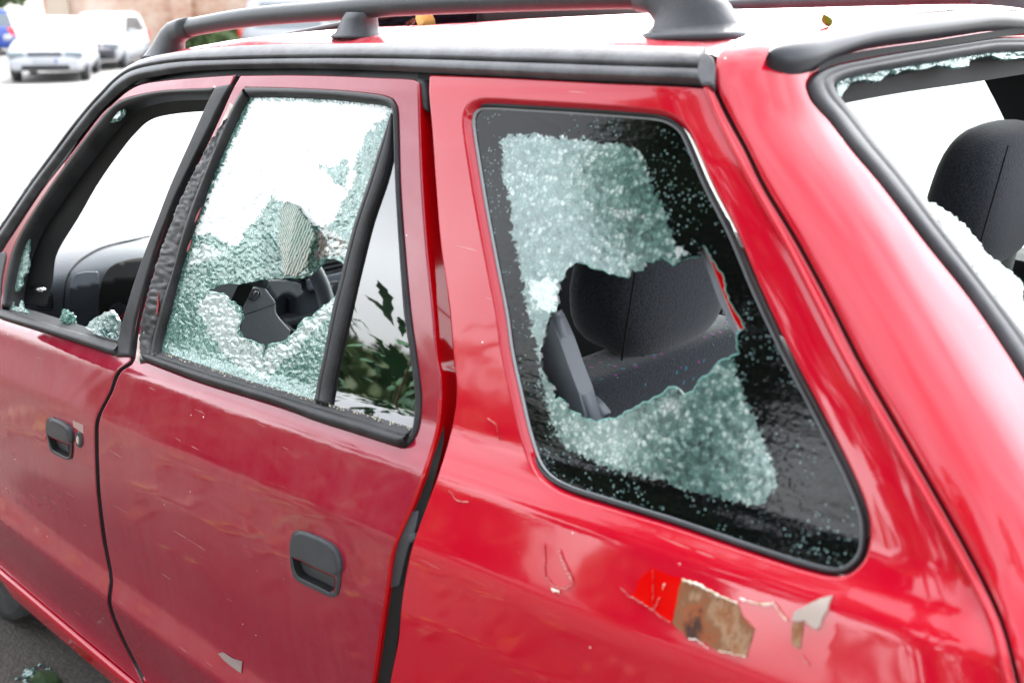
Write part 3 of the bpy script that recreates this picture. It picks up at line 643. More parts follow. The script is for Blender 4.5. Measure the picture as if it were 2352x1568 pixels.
# --- roof rails
def rail(sg):
    r = []
    ctl = [(393, 93), (402, 76), (428, 65), (574, 40.5), (762, 24.5), (900, 13), (1206, -2), (1400, -9), (1475, -10)]
    pts = onplane(np.array(ctl, float), 1, .53)
    pts = [Vector(p) for p in pts]
    base_f = onplane(np.array([[378, 124.]]), 1, .53)[0]
    bar = catmull3(pts[2:], 8)
    for v in bar: v.y *= sg
    root = tube('roof_rail', bar, .0155, m_plastic, seg=18)
    part(root)
    def loft(name, secs, prt):
        V = []; n = 20
        for (c, a, b, ax, ay) in secs:
            for k in range(n):
                t = 2*math.pi*k/n; ct, st = math.cos(t), math.sin(t); e = .75
                V.append(Vector(c)+Vector(ax)*a*math.copysign(abs(ct)**e, ct)+Vector(ay)*b*math.copysign(abs(st)**e, st))
        fs = [[i*n+k, i*n+(k+1) % n, (i+1)*n+(k+1) % n, (i+1)*n+k] for i in range(len(secs)-1) for k in range(n)]
        fs += [list(range(n))[::-1], [(len(secs)-1)*n+k for k in range(n)]]
        for v in V: v.y *= sg
        return part(mesh(name, V, fs, m_plastic), prt)
    X, Y, Z = (1, 0, 0), (0, 1, 0), (0, 0, 1)
    def sec(px_, a, b, tilt, yy=.53):
        p = onplane(np.array([px_], float), 1, yy)[0]; t = R(tilt)
        return (tuple(p), a, b, (math.cos(t), 0, math.sin(t)), Y)
    # front foot curls down to the roof, rear foot flares; the middle one is a block
    loft('front_foot', [sec((437, 63.5), .0175, .0175, 90), sec((419, 67.5), .0180, .0176, 82), sec((404, 76), .0215, .018, 62), sec((396, 88), .0265, .019, 38), sec((390, 102), .031, .022, 18), sec((384, 116), .037, .026, 6), sec((380, 126), .043, .031, 0), sec((379, 131), .047, .034, 0)], root)
    loft('middle_foot', [sec((832, 28), .026, .019, 0), sec((826, 45), .028, .022, 0), sec((821, 75), .034, .027, 0), sec((820, 80), .038, .032, 0), sec((819, 87), .039, .034, 0)], root)
    loft('rear_foot', [sec((1470, -10), .0178, .0176, 90), sec((1505, -8), .0195, .018, 97), sec((1540, 2), .030, .0195, 118), sec((1566, 20), .043, .022, 144), sec((1582, 42), .051, .026, 163), sec((1592, 62), .056, .030, 174), sec((1596, 73), .060, .033, 178), sec((1596.5, 74), .064, .037, 178), sec((1598, 90), .067, .040, 178)], root)
    return root
rail(1); rail(-1)
# --- sunroof: glass panel tilted up at its rear edge
sg = [(-.30, 1.70), (-.30, 1.30), (.27, 1.27), (.27, 1.72)]
def roofz(x, y): return float(roofc(x))-(.036-.014*min(max((x-1.)/.5, 0), 1))*(abs(y)/.6)**2.4
V = []; 
for (y, x, up) in ((.30, 1.27, .034), (-.30, 1.27, .034), (-.30, 1.72, .003), (.33, 1.74, .002)):
    V.append((x, y, roofz(x, y)+up))
V = np.array(V); dn = np.array([0, 0, -.005]); Vn = V.mean(0)
tilt = part(mesh('sunroof', np.vstack([V, V+dn]), [[0, 1, 2, 3][::-1], [4, 5, 6, 7], [0, 3, 7, 4], [0, 4, 5, 1], [1, 5, 6, 2], [2, 6, 7, 3]], m_roofglass, smooth=False))
part(tube('sunroof_seal', [tuple(v+[0, 0, .001]) for v in V]+[tuple(V[0]+[0, 0, .001])], .006, m_rubber, seg=8), tilt)
part(rbox('sunroof_opening', (1.262, 0, 1.455), (.02, .58, .030), m_black, r=.004, seg=1), roof)

# --- front door furniture
fseal_in = [(491, 214), (376, 219), (315, 231), (280, 245), (255, 266), (205, 328), (136, 420), (97, 477), (64, 530), (42, 582), (28, 640), (18, 702)]
fseal_out = FD_open[:12]
part(strip('window_seal', fseal_out, fseal_in, px(-.001), [(0, -.012), (0, .001), (.25, .0035), (.7, .002), (1, -.006), (1, -.03)], m_seal), front_door)
fseal2 = [(481, 240), (400, 245), (345, 252), (310, 262), (285, 280), (240, 335), (185, 415), (140, 495), (100, 560), (88, 590), (82, 640), (70, 690)]
part(strip('inner_frame', [(x+2, y+1) for x, y in fseal_in], fseal2, px(-.03), [(0, 0), (.5, -.012), (1, -.035)], m_dark), front_door)
trl = [(497, 203), (478, 240), (440, 325), (397, 421), (370, 490), (336, 579), (306, 665), (279, 759), (266, 818)]
trr = [(533, 196), (510, 236), (472, 315), (426, 408), (398, 468), (362, 563), (338, 640), (312, 735), (300, 818)]
part(strip('pillar_applique', trl, trr, px(.001), [(0, -.02), (0, .001), (.03, .0030), (.06, .0034), (.12, .0035), (.5, .0037), (.88, .0035), (.94, .0034), (.97, .0030), (1, .001), (1, -.02)], m_rubber), front_door)
part(strip('belt_strip', [(0, 708), (60, 727), (130, 749), (263, 787), (275, 793)], [(0, 732), (60, 750), (134, 773), (262, 815), (272, 815)], px(.001), [(0, -.02), (0, .0), (.05, .004), (.4, .007), (.75, .011), (.93, .009), (1, .0)], m_rubber), front_door)
part(strip('belt_ledge', [(30, 700), (80, 714), (140, 733), (272, 772)], [(3, 709), (60, 728), (130, 750), (266, 788)], px(-.006), [(0, -.012), (1, 0)], m_rubber), front_door)
part(sheet('mirror_base', [(-60, 640), (-4, 582), (10, 578), (13, 590), (4, 640), (-2, 730), (-50, 760)], px(.002), m_plastic, step=10, thick=.02, bevel=3), front_door)
part(rbox('door_mirror', (2.10, .93, .98), (.09, .22, .15), m_plastic, r=.03), front_door)
# --- rear door furniture
rseal = [(573, 222), (620, 221), (735, 225), (843, 236), (890, 244), (903, 256), (905, 280), (909, 402), (917, 563), (928, 724), (944, 823), (950, 870), (954, 915), (952, 959), (948, 990), (936, 1003)]
rout = RD_open[:17]
part(strip('window_seal', rout, rseal, px(.001), [(0, -.012), (0, .001), (.2, .0045), (.6, .0045), (.85, .001), (1, -.004), (1, -.02)], m_seal), rear_door)
part(strip('window_seal', [(344, 828)]+RD_open[23:]+[(560, 205)], [(362, 812), (368, 778), (384, 719), (403, 644), (430, 552), (482, 405), (548, 255), (566, 224)], px(.001), [(0, -.012), (0, .001), (.2, .0045), (.7, .0045), (.9, .001), (1, -.004), (1, -.02)], m_seal), rear_door)
part(strip('belt_strip', [(342, 812), (456, 851), (574, 888), (631, 905), (726, 935), (867, 977), (931, 1000), (944, 1000)], [(338, 831), (456, 876), (574, 913), (631, 930), (721, 966), (860, 1009), (923, 1027), (938, 1022)], px(.001), [(0, .003), (.15, .009), (.5, .013), (.8, .011), (.96, .004), (1, -.004)], m_rubber), rear_door)
part(strip('belt_ledge', [(361, 804), (456, 835), (574, 874), (726, 919), (867, 958), (948, 983)], [(343, 814), (456, 853), (574, 890), (726, 937), (867, 979), (938, 1002)], px(-.004), [(0, 0), (1, .008)], m_rubber), rear_door)
bar_l = [(902, 262), (886, 308), (870, 354), (850, 415), (815, 520), (796, 592), (784, 643), (768, 703), (745, 823), (734, 870), (724, 921)]
bar_r = [(905, 275), (900, 330), (890, 376), (879, 418), (848, 510), (827, 592), (812, 655), (796, 727), (774, 823), (764, 870), (756, 930)]
part(strip('divider_bar', bar_l, bar_r, px(-.002), [(0, -.01), (0, .001), (.04, .0035), (.08, .004), (.30, .0050), (.34, .0048), (.38, .0022), (.42, .0048), (.48, .0052), (.88, .0045), (.94, .004), (1, .001), (1, -.01)], m_seal), rear_door)
# tape on the pillar
tape_l = [(514, 285), (484, 325), (441, 405), (413, 464), (382, 540), (350, 638), (334, 700), (322, 758), (322, 833)]
tape_r = [(529, 270), (512, 318), (479, 400), (454, 455), (434, 512), (402, 630), (377, 702), (357, 768), (346, 830)]
def tapeh(a): return lambda n: (a+rng.normal(0, 1, (n, 1)).cumsum(0)*.0*0+rng.uniform(-.0016, .0016, (n, 1)))
part(strip('tape', tape_l, tape_r, px(.002), [(0, -.001), (.02, tapeh(.001)), (.15, tapeh(.003)), (.28, tapeh(.002)), (.42, tapeh(.004)), (.56, tapeh(.002)), (.7, tapeh(.0035)), (.85, tapeh(.002)), (.98, tapeh(.001)), (1, -.001)], M('black_tape', (.018, .018, .022), .36, build=rub((.008, .008, .010), .28, .08)), n=110, label='crinkled black tape stuck down the door pillar'), rear_door)
m_bare = M('scraped_metal', build=lambda nt, b: (lambda g: (g.l(g.ramp(g.noise(40, 6, .7, g.map((1, 1, .4))), [(.3, (.20, .10, .09)), (.48, (.45, .33, .30)), (.62, (.72, .62, .60)), (.8, (.30, .22, .20))]), b.inputs['Base Color']), g.l(g.bump(g.noise(120, 4), .001, .5), b.inputs['Normal'])))(G(nt)), rough=.5)
part(sheet('scraped_patch', [(528, 235), (538, 245), (530, 266), (516, 300), (494, 345), (482, 352), (500, 300), (516, 262)], px(.0022), m_bare, step=7, thick=.001, bevel=0), rear_door)
part(sheet('scraped_patch', [(318, 768), (333, 760), (332, 800), (322, 835), (311, 828)], px(.0032), m_bare, step=7, thick=.001, bevel=0), rear_door)
for poly in ([(457, 484), (462, 476), (453, 502), (447, 512), (450, 498)], [(436, 556), (440, 550), (434, 572), (429, 580), (430, 570)], [(362, 665), (364, 700), (360, 725), (358, 722), (361, 690)]):
    part(sheet('torn_slit', poly, px(.0068), M('torn_slit_red', (.22, .001, .003), .5), step=5, thick=.001, bevel=0), rear_door)

# --- glass of the rear door
hole = [(478, 667), (507, 652), (552, 651), (605, 641), (640, 636), (681, 637), (695, 640), (715, 632), (737, 609), (750, 595), (767, 592), (783, 600), (797, 611), (794, 641), (782, 660), (777, 671), (766, 684), (745, 702), (731, 713), (715, 727), (699, 732), (678, 759), (659, 778), (640, 788), (618, 791), (613, 800), (605, 823), (601, 822), (606, 792), (590, 790), (576, 781), (557, 775), (549, 756), (549, 743), (557, 735), (552, 705), (543, 697), (525, 689), (513, 675)]
def jag(poly, a, step=7):
    q = resample(poly, step, smooth=False); return q+rng.uniform(-a, a, q.shape)
z_white = [(582, 229), (735, 234), (870, 243), (896, 252), (888, 268), (843, 303), (833, 336), (816, 376), (813, 421), (785, 469), (769, 509), (753, 517), (731, 523), (718, 515), (700, 492), (678, 469), (643, 463), (625, 450), (610, 478), (591, 500), (564, 531), (545, 566), (530, 563), (497, 545), (478, 535), (445, 545), (491, 421)]
z_isle = [(720, 372), (749, 381), (768, 384), (790, 362), (801, 381), (797, 410), (790, 428), (798, 435), (775, 425), (762, 414), (752, 392)]
z_low = [(478, 672), (515, 673), (524, 695), (545, 702), (549, 740), (545, 760), (556, 782), (600, 797), (640, 795), (667, 780), (700, 738), (731, 720), (785, 662), (774, 690), (758, 724), (735, 752), (700, 775), (680, 810), (651, 823), (615, 870), (575, 852), (537, 838), (515, 812), (497, 791), (482, 765), (470, 737), (450, 700)]
z_low2 = [(560, 700), (540, 730)]
z_mid = [(440, 575), (470, 560), (520, 575), (510, 590), (455, 605), (430, 620)]
z_edge1 = [(550, 250), (573, 222), (905, 250), (905, 275), (898, 258), (870, 246), (735, 236), (582, 231), (491, 423), (440, 545), (400, 690), (378, 806), (355, 806), (403, 640), (480, 402)]
z_pink = [(731, 523), (755, 525), (775, 545), (797, 553), (793, 590), (770, 588), (745, 592), (728, 600), (722, 585), (733, 560), (724, 540)]
m_smear = glass_mix('smeared_glass', (.9, .85, .83), .3, 1, crackle([(.1, (.07, .045, .04)), (.4, (.24, .17, .15)), (.7, (.48, .40, .37)), (1, (.7, .66, .64))], 0, .1, 160, .2))
bar_cut = [(903, 256), (890, 302), (874, 348), (856, 412), (820, 520), (802, 592), (790, 643), (774, 703), (750, 823), (739, 870), (728, 922)]
big_pane = RD_glass[:6][:5]+bar_cut+RD_glass[17:]
HD = jag(hole, 2.2)
pane = part(sheet('window_pane', big_pane, px(-.006), [m_teal, m_milky, m_snow, m_edge, m_smear, m_snow], holes=[HD], step=6.5, es=7, thick=.0032, bevel=0, jit=.42, zj=.00035, sm=False,
      zones=[(z_edge1, 3), (jag(z_white, 3), 1), (jag(z_isle, 2), 0), (jag(z_low, 5), 2), (jag(z_mid, 5), 2), (jag(z_pink, 3), 4)], label='shattered green pane with a ragged hole in the middle'), rear_door)
fixed_pane = [(906, 290), (909, 402), (917, 563), (928, 724), (944, 823), (950, 870), (954, 915), (952, 959), (948, 984), (867, 960), (756, 930), (764, 861), (777, 823), (793, 751), (809, 678), (828, 603), (855, 500), (883, 421), (893, 380), (903, 325)]
part(sheet('fixed_pane', fixed_pane, px(-.006), m_pane, step=14, thick=.003, bevel=0, label='unbroken narrow pane behind the divider bar'), rear_door)
# torn flap of laminated shards hanging over the hole, and fan shard
def flapmap(uv):
    P, N = px(-.004)(uv); k = np.clip((np.asarray(uv)[:, 1]-470)/170, 0, 1); c = np.abs(np.asarray(uv)[:, 0]-690)/40
    return P+N*(.004+.024*k-.006*c)[:, None], N
m_flap = glass_mix('ribbed_brown_green_glass', (.7, .8, .75), .3, 1, lambda g, clear, tr: (lambda s, d, gl: (g.l(d.outputs[0], s.inputs[1]), g.l(gl.outputs[0], s.inputs[2]), s.outputs[0])[2])(
    g.n('MixShader', Fac=.07), g.n('BsdfDiffuse', Color=g.mix(g.step(g.n('TexWave', _wave_type='BANDS', _bands_direction='X', Vector=g.tc, Scale=58., Distortion=4., Detail=3., Detail__Scale=2.).outputs['Fac'], .3, .8), g.mix(g.step(g.noise(14, 3), .42, .58), (.010, .06, .042), (.05, .032, .02)), (.24, .30, .24))), g.n('BsdfGlossy', Roughness=.15)))
part(sheet('hanging_shard', jag([(643, 466), (660, 462), (678, 469), (690, 480), (702, 497), (721, 516), (731, 545), (727, 584), (728, 612), (715, 633), (708, 640), (698, 636), (688, 640), (683, 625), (675, 603), (656, 563), (646, 523)], 1.5), flapmap, m_flap, step=7, thick=.003, bevel=0, jit=.4, zj=.0002, sm=False, label='ribbed torn shard curling out over the hole'), pane)
part(sheet('fan_shard', jag([(600, 525), (620, 545), (645, 580), (668, 610), (681, 636), (640, 640), (604, 642), (600, 590)], 1.5), px(-.003), m_teal, step=6, thick=.003, bevel=0, jit=.4, zj=.0005, sm=False), pane)
m_crack = M('crack_line', (.10, .22, .20), .5)
def crack(pts, w, prt, mt=None, off=-.0045, name='crack'):
    q = resample(pts, 8, False, smooth=False); q = q+rng.uniform(-1.6, 1.6, q.shape); q2 = q+[w, w*.6]
    P1, N1 = px(off)(q); P2, N2 = px(off)(q2); V = np.vstack([P1, P2]); n = len(q)
    return part(mesh(name, V, [[i, i+1, n+i+1, n+i] for i in range(n-1)], mt or m_crack), prt)
for c in ([(560, 480), (590, 450), (612, 432), (640, 430), (670, 440), (690, 455), (705, 470), (716, 505)], [(716, 505), (735, 528), (760, 522), (790, 512)], [(690, 455), (720, 470), (725, 490)],
          [(500, 430), (520, 425), (535, 438)], [(640, 345), (655, 348), (676, 352)], [(700, 348), (712, 346)], [(530, 405), (532, 380)], [(672, 345), (674, 352)], [(621, 448), (610, 480), (598, 505), (590, 530)]):
    crack(c, .8, pane)
for k in range(26):   # fan of fine ribs in the shard left of the flap
    t = k/25; crack([(606+3*t, 535+100*t*.98), (644+36*t, 590+48*t)], 1.2, pane, m_crack, -.002, 'crack')
# crumbs along the bottom of the glass
m_crumb = M('putty_crumb', (.75, .68, .52), .8)
def crumbs(name, pts, n, size, mt, off, prt, spread=3):
    q = even(pts, 400); V = []; fs = []
    c = q[rng.integers(0, 400, n)]+rng.normal(0, spread, (n, 2))*[1, .5]; P, N = px(off)(c)
    for p, nn in zip(P, N):
        s = size*rng.uniform(.4, 1.3); k = len(V); d = rng.normal(0, 1, (4, 3)); d /= np.linalg.norm(d, axis=1, keepdims=True)
        V += list(p+d*s); fs += [[k, k+1, k+2], [k, k+2, k+3], [k, k+3, k+1], [k+1, k+3, k+2]]
    return part(mesh(name, V, fs, mt, smooth=False, kind='stuff'), prt)
crumbs('glass_crumbs', [(380, 811), (456, 838), (574, 876), (726, 921), (867, 960), (940, 982)], 260, .0013, m_crumb, .002, rear_door, 4)

# --- door handles
m_guide2 = M('recess_plastic', (.055, .058, .064), .5)
def handle(out, flap, bowl, prt, lab=None):
    h = part(sheet('door_handle', out, px(.0045), [m_plastic, m_black], holes=[bowl], step=7, thick=.012, bevel=2.5, bdrop=.0025), prt)
    part(sheet('handle_bowl', bowl, px(-.010), m_guide2, step=9, thick=.003, bevel=0), h)
    q = resample(bowl, 6); P1, N1 = px(.001)(q); P2, _ = px(-.010)(q); n = len(q)
    part(mesh('bowl_rim', np.vstack([P1, P2]), [[i, (i+1) % n, n+(i+1) % n, n+i] for i in range(n)], m_plastic), h)
    part(sheet('handle_flap', flap, px(.010), m_plastic, step=7, thick=.014, bevel=5, bdrop=.005), h)
    return h
handle([(675, 1219), (697, 1221), (726, 1232), (754, 1247), (770, 1265), (778, 1289), (779, 1320), (777, 1350), (772, 1368), (759, 1374), (723, 1357), (690, 1341), (676, 1331), (667, 1310), (663, 1274), (663, 1248), (668, 1227)],
       [(671, 1228), (682, 1224), (700, 1228), (726, 1238), (750, 1251), (764, 1264), (773, 1285), (776, 1308), (773, 1319), (762, 1321), (740, 1312), (712, 1299), (690, 1287), (668, 1274), (664, 1262), (666, 1244)],
       [(668, 1280), (690, 1288), (712, 1300), (740, 1313), (768, 1324), (769, 1345), (764, 1359), (754, 1362), (723, 1346), (690, 1330), (679, 1321), (672, 1305)], rear_door)
handle([(107, 961), (116, 959), (133, 966), (148, 975), (156, 984), (160, 1000), (162, 1032), (160, 1054), (153, 1057), (133, 1049), (116, 1040), (108, 1022), (103, 992), (103, 970)],
       [(108, 966), (116, 963), (133, 970), (147, 979), (154, 987), (158, 1001), (159, 1014), (155, 1018), (140, 1013), (120, 1004), (106, 996), (104, 984), (105, 972)],
       [(107, 1000), (120, 1006), (140, 1015), (157, 1021), (157, 1040), (154, 1050), (148, 1050), (133, 1042), (119, 1034), (112, 1020)], front_door)
el = lambda cx, cy, a, b, tilt=0, n=18: [(cx+a*math.cos(t)*math.cos(tilt)-b*math.sin(t)*math.sin(tilt), cy+a*math.cos(t)*math.sin(tilt)+b*math.sin(t)*math.cos(tilt)) for t in np.linspace(0, 2*math.pi, n, endpoint=False)]
lk = part(sheet('door_lock', el(178, 1010, 7.5, 19, -.1), px(.004), m_plastic, step=5, thick=.006, bevel=2, bdrop=.003), front_door)
part(sheet('key_slot', el(177, 1011, 3.2, 9.5, -.1), px(.0048), m_chrome, step=4, thick=.002, bevel=1, bdrop=.001), lk)
part(sheet('sticker_residue', [(167, 965), (191, 976), (191, 996), (168, 979)], px(.0006), M('sticker_residue', (.42, .27, .26), .7), step=8, thick=.0006, bevel=0, sm=False), front_door)

# --- quarter window
qin = [(x, y) for x, y in offset(resample(QW_out, 30), 10)]
QI = offset(QR, 11)
part(strip('window_seal', QR, QI, px(-.011), [(0, -.004), (0, .002), (.3, .0035), (.7, .002), (1, -.003)], m_seal, closed=True, n=260), quarter)
part(strip('window_edge_trim', offset(QR, 9), offset(QR, 14), px(-.010), [(0, -.003), (.5, .0015), (1, -.003)], M('grey_trim_edge', (.30, .32, .34), .4), closed=True, n=260), quarter)
holeq = [(1323, 602), (1349, 609), (1376, 617), (1408, 630), (1430, 636), (1443, 640), (1448, 617), (1460, 622), (1478, 620), (1480, 598), (1500, 604), (1521, 587), (1533, 598), (1545, 611), (1564, 596), (1585, 592), (1606, 587), (1615, 563), (1641, 603), (1660, 630), (1668, 670), (1687, 711), (1711, 751), (1692, 770), (1697, 812), (1672, 822), (1650, 829), (1640, 850), (1624, 862), (1607, 872), (1595, 899), (1569, 908), (1555, 892), (1537, 887), (1514, 910), (1486, 922), (1456, 939), (1430, 952), (1412, 965), (1390, 962), (1368, 968), (1348, 962), (1331, 950), (1309, 942), (1295, 917), (1276, 916), (1269, 884), (1254, 870), (1245, 840), (1240, 812), (1250, 778), (1257, 738), (1264, 718), (1280, 715), (1281, 690), (1284, 652), (1295, 640), (1303, 622)]
zclear = [(1151, 322), (1165, 310), (1200, 308), (1277, 314), (1380, 326), (1457, 336), (1476, 355), (1497, 421), (1521, 469), (1548, 563), (1600, 640), (1679, 804), (1698, 877), (1734, 961), (1778, 1067), (1783, 1108), (1768, 1145), (1745, 1158), (1716, 1159), (1624, 1134), (1515, 1104), (1386, 1071), (1320, 1040), (1285, 1010), (1269, 976), (1251, 914), (1233, 804), (1217, 738), (1198, 644), (1182, 558), (1169, 469), (1155, 402)]
HQ = jag(holeq, 3.0, 9)
qp_ = part(sheet('quarter_window', offset(QR, 5), px(-.0125), [m_frit, m_mint, m_snow], holes=[HQ], step=8.5, es=9, thick=.0035, bevel=0, jit=.42, zj=.00003, sm=False,
      zones=[(jag(zclear, 4), 1), (jag([(1212, 650), (1262, 635), (1280, 660), (1278, 710), (1255, 712), (1225, 690)], 5), 2), (jag([(1544, 575), (1560, 568), (1577, 580), (1575, 592), (1555, 592)], 2), 2)], label='crazed black-bordered quarter window with a big ragged hole'), quarter)
# lit green edge of the broken glass
def lip(hl, off, prt, r=.0016):
    P, N = px(off)(hl); part(tube('glass_edge', [tuple(v) for v in P], r, m_lip, seg=5, closed=True), prt)
m_lip = M('broken_edge', (.16, .48, .42), .15, spec=.8)
lip(HQ, -.0142, qp_, .0009); lip(HD, -.0075, pane, .0007)
# --- tailgate furniture
tin = [(1922, 204), (1922, 192), (1932, 184), (1960, 174), (2042, 156), (2177, 133), (2352, 106), (2600, 70), (2840, 40)]
tout = [(1858, 204), (1858, 190), (1871, 172), (1905, 156), (1948, 146), (2123, 113), (2352, 78), (2600, 42), (2860, 8)]
SP = [(0, -.004), (0, .002), (.1, .006), (.35, .007), (.42, .003), (.5, .006), (.8, .004), (1, -.006), (1, -.03)]
m_sealg = M('glossy_window_rubber', build=rub((.020, .021, .025), .40, .15), spec=.35)
LO = [(2270, 90), (2210, 99), (2123, 113), (2030, 129), (1948, 146), (1905, 156), (1871, 172), (1858, 190), (1858, 204), (1871, 234), (1908, 276), (1962, 346), (2026, 421), (2123, 547), (2230, 681), (2327, 823), (2420, 975)]
LI = [(2285, 116), (2240, 123), (2177, 133), (2105, 145), (2042, 156), (1990, 166), (1945, 178), (1924, 190), (1922, 204), (1932, 222), (1966, 264), (2019, 330), (2080, 405), (2150, 500), (2262, 648), (2362, 775), (2455, 915)]
SO_ = both(LO, [(.23, .60, 1.055), (.20, .54, 1.02), (.19, .3, 1.01)]); SI_ = both(LI, [(.25, .57, 1.085), (.22, .51, 1.05), (.21, .3, 1.04)])
def pairup(A, B, n):
    """resample two loops with the same vertex count by vertex index, so that they stay opposite each other"""
    t = np.linspace(0, len(A), n, endpoint=False); i = t.astype(int); f = (t-i)[:, None]
    L = lambda Q: (np.asarray(Q)[i]*(1-f)+np.asarray(Q)[(i+1) % len(Q)]*f)
    return L(A), L(B)
def loopstrip(name, A, B, mapf, profile, mat, parent, n=320, closed=True):
    a_, b_ = pairup(A, B, n) if closed else (np.asarray(A), np.asarray(B)); n = len(a_); V = []
    for t, h in profile:
        P, N = mapf(a_*(1-t)+b_*t); V.append(P+N*h)
    V = np.vstack(V); k = n if closed else n-1
    fs = [[j*n+i, j*n+(i+1) % n, (j+1)*n+(i+1) % n, (j+1)*n+i] for j in range(len(profile)-1) for i in range(k)]
    P, N = mapf(a_[:1]); q = V[fs[0]]
    return part(mesh(name, V, fs, mat), parent)
loopstrip('window_seal', SO_, SI_, rear(), SP, m_sealg, tailgate)
SA = [(1757, 138), (1768, 116), (1800, 101), (1840, 92), (1881, 84), (1960, 71), (2042, 58), (2200, 38), (2352, 20), (2700, -20), (2860, -38)]
SB = [(1757, 152), (1772, 168), (1797, 180), (1826, 185), (1855, 179), (1882, 158), (1962, 126), (2123, 102), (2352, 67), (2700, 18), (2860, -4)]
SA = [(1757, 138), (1768, 116), (1800, 101), (1840, 92), (1881, 84), (1960, 71), (2042, 58), (2130, 46), (2240, 32)][::-1]; SB = [(1757, 152), (1772, 168), (1797, 180), (1826, 185), (1855, 179), (1882, 158), (1962, 126), (2123, 102), (2262, 80)][::-1]
SA_, SB_ = both(SA), both(SB); SA_, SB_ = [np.stack([np.interp(np.linspace(0, len(Q)-1, 220), np.arange(len(Q)), Q[:, j]) for j in (0, 1)], 1) for Q in (np.roll(SA_, len(SA_)//2, 0), np.roll(SB_, len(SB_)//2, 0))]
loopstrip('spoiler', SA_, SB_, rear(), [(0, -.004), (.02, .004), (.08, .010), (.2, .014), (.4, .016), (.58, .0155), (.70, .0125), (.80, .0075), (.88, .001), (.95, -.006), (1, -.010)], m_spoil, tailgate, closed=False)
part(strip('header_shade', [(1880, 152), (1908, 136), (1962, 121), (2042, 108), (2123, 97), (2257, 76), (2352, 62), (2600, 26)], [(1880, 166), (1908, 152), (1962, 139), (2042, 124), (2123, 112), (2257, 92), (2352, 77), (2600, 41)], px(.006), [(0, 0), (1, 0)], m_black), tailgate)  # black strip painting the spoiler's shade above the window seal
part(strip('inner_frame', [(1925, 190), (1960, 173), (2042, 154), (2177, 131), (2352, 104), (2600, 68)], [(1936, 226), (1948, 219), (2096, 193), (2257, 171), (2352, 157), (2600, 120)], px(-.028), [(0, 0), (.5, -.01), (1, -.02)], m_dark), tailgate)
m_mintd = m_mint
part(sheet('glass_remnant', jag([(1920, 202), (1921, 190), (1932, 183), (1960, 173), (2042, 155), (2177, 132), (2352, 105), (2600, 70), (2600, 95), (2352, 133), (2310, 138), (2270, 127), (2230, 138), (2225, 152), (2190, 156), (2150, 150), (2110, 162), (2080, 158), (2060, 172), (2045, 166), (2020, 186), (1990, 182), (1955, 190), (1945, 205), (1932, 222), (1925, 216)], 2, 9), px(-.006), m_mint, step=8, thick=.004, bevel=0, jit=.4, zj=.0008, sm=False, label='green shards left along the top of the tailgate window'), tailgate)
part(sheet('glass_remnant', jag([(2090, 420), (2108, 437), (2125, 455), (2139, 466), (2177, 485), (2217, 517), (2240, 545), (2258, 570), (2271, 584), (2306, 611), (2330, 630), (2349, 649), (2352, 690), (2350, 713), (2380, 760), (2420, 850), (2362, 775), (2262, 648), (2150, 500)], 2.5, 9), px(-.006), m_snow, step=8, thick=.004, bevel=0, jit=.4, zj=.0012, sm=False, label='white crazed shards left at the side of the tailgate window'), tailgate)

# --- front window remnants
part(sheet('glass_remnant', jag([(62, 538), (66, 545), (66, 570), (62, 590), (66, 605), (62, 625), (50, 635), (50, 655), (40, 668), (30, 672), (29, 700), (42, 706), (50, 690), (53, 704), (66, 720), (16, 708), (22, 660), (36, 600), (52, 556)], 1.5, 6), px(-.010), m_teal, step=6, thick=.004, bevel=0, jit=.4, zj=.0006, sm=False, label='jagged strip of green glass at the front of the window'), front_door)
part(sheet('glass_remnant', jag([(252, 270), (265, 252), (280, 242), (284, 252), (280, 268), (270, 277), (258, 281), (251, 281)], 1, 5), px(-.008), m_teal, step=5, thick=.004, bevel=0, jit=.4, zj=.0006, sm=False), front_door)
part(sheet('glass_crust', [(259, 273), (270, 258), (277, 254), (276, 265), (268, 273)], px(-.005), m_snow, step=5, thick=.002, bevel=0, jit=.4, zj=.0005, sm=False), front_door)

# --- damage on the quarter panel
m_rust = M('rusty_filler', rough=.7, build=lambda nt, b: (lambda g: (g.l(g.ramp(g.math('ADD', g.noise(26, 6, .65, g.map((1, 1, .5), (.4, .2, .7))), g.math('MULTIPLY', g.math('SUBTRACT', g.noise(60, 4), .5), .3)), [(.32, (.04, .012, .005)), (.42, (.24, .06, .014)), (.49, (.17, .075, .030)), (.56, (.30, .17, .095)), (.64, (.22, .075, .022)), (.74, (.32, .21, .13))]), b.inputs['Base Color']), g.l(g.bump(g.noise(35, 5), .004, .6), b.inputs['Normal'])))(G(nt)))
m_bright = M('fresh_red_primer', (.55, .002, .002), .45, coat=.3)
m_chip = M('filler_chip', (.78, .70, .62), .7, build=lambda nt, b: (lambda g: g.l(g.ramp(g.noise(45, 5), [(.35, (.45, .28, .14)), (.5, (.78, .68, .55)), (.65, (.88, .82, .80))]), b.inputs['Base Color']))(G(nt)))
part(sheet('bare_patch', jag([(1468, 1331), (1484, 1312), (1499, 1304), (1532, 1318), (1566, 1327), (1560, 1360), (1542, 1431), (1500, 1402), (1452, 1368)], 1, 12), px(.0006), m_bright, step=9, thick=.0006, bevel=0, sm=False, label='square of bright fresh red paint'), quarter)
part(sheet('rust_patch', jag([(1568, 1329), (1600, 1342), (1650, 1370), (1696, 1388), (1703, 1412), (1734, 1444), (1722, 1480), (1714, 1508), (1690, 1503), (1647, 1493), (1620, 1475), (1583, 1467), (1545, 1431), (1552, 1390), (1558, 1352)], 1.5, 12), px(.0010), m_rust, step=9, thick=.001, bevel=0, sm=False, label='rusty brown patch where the paint has flaked off'), quarter)
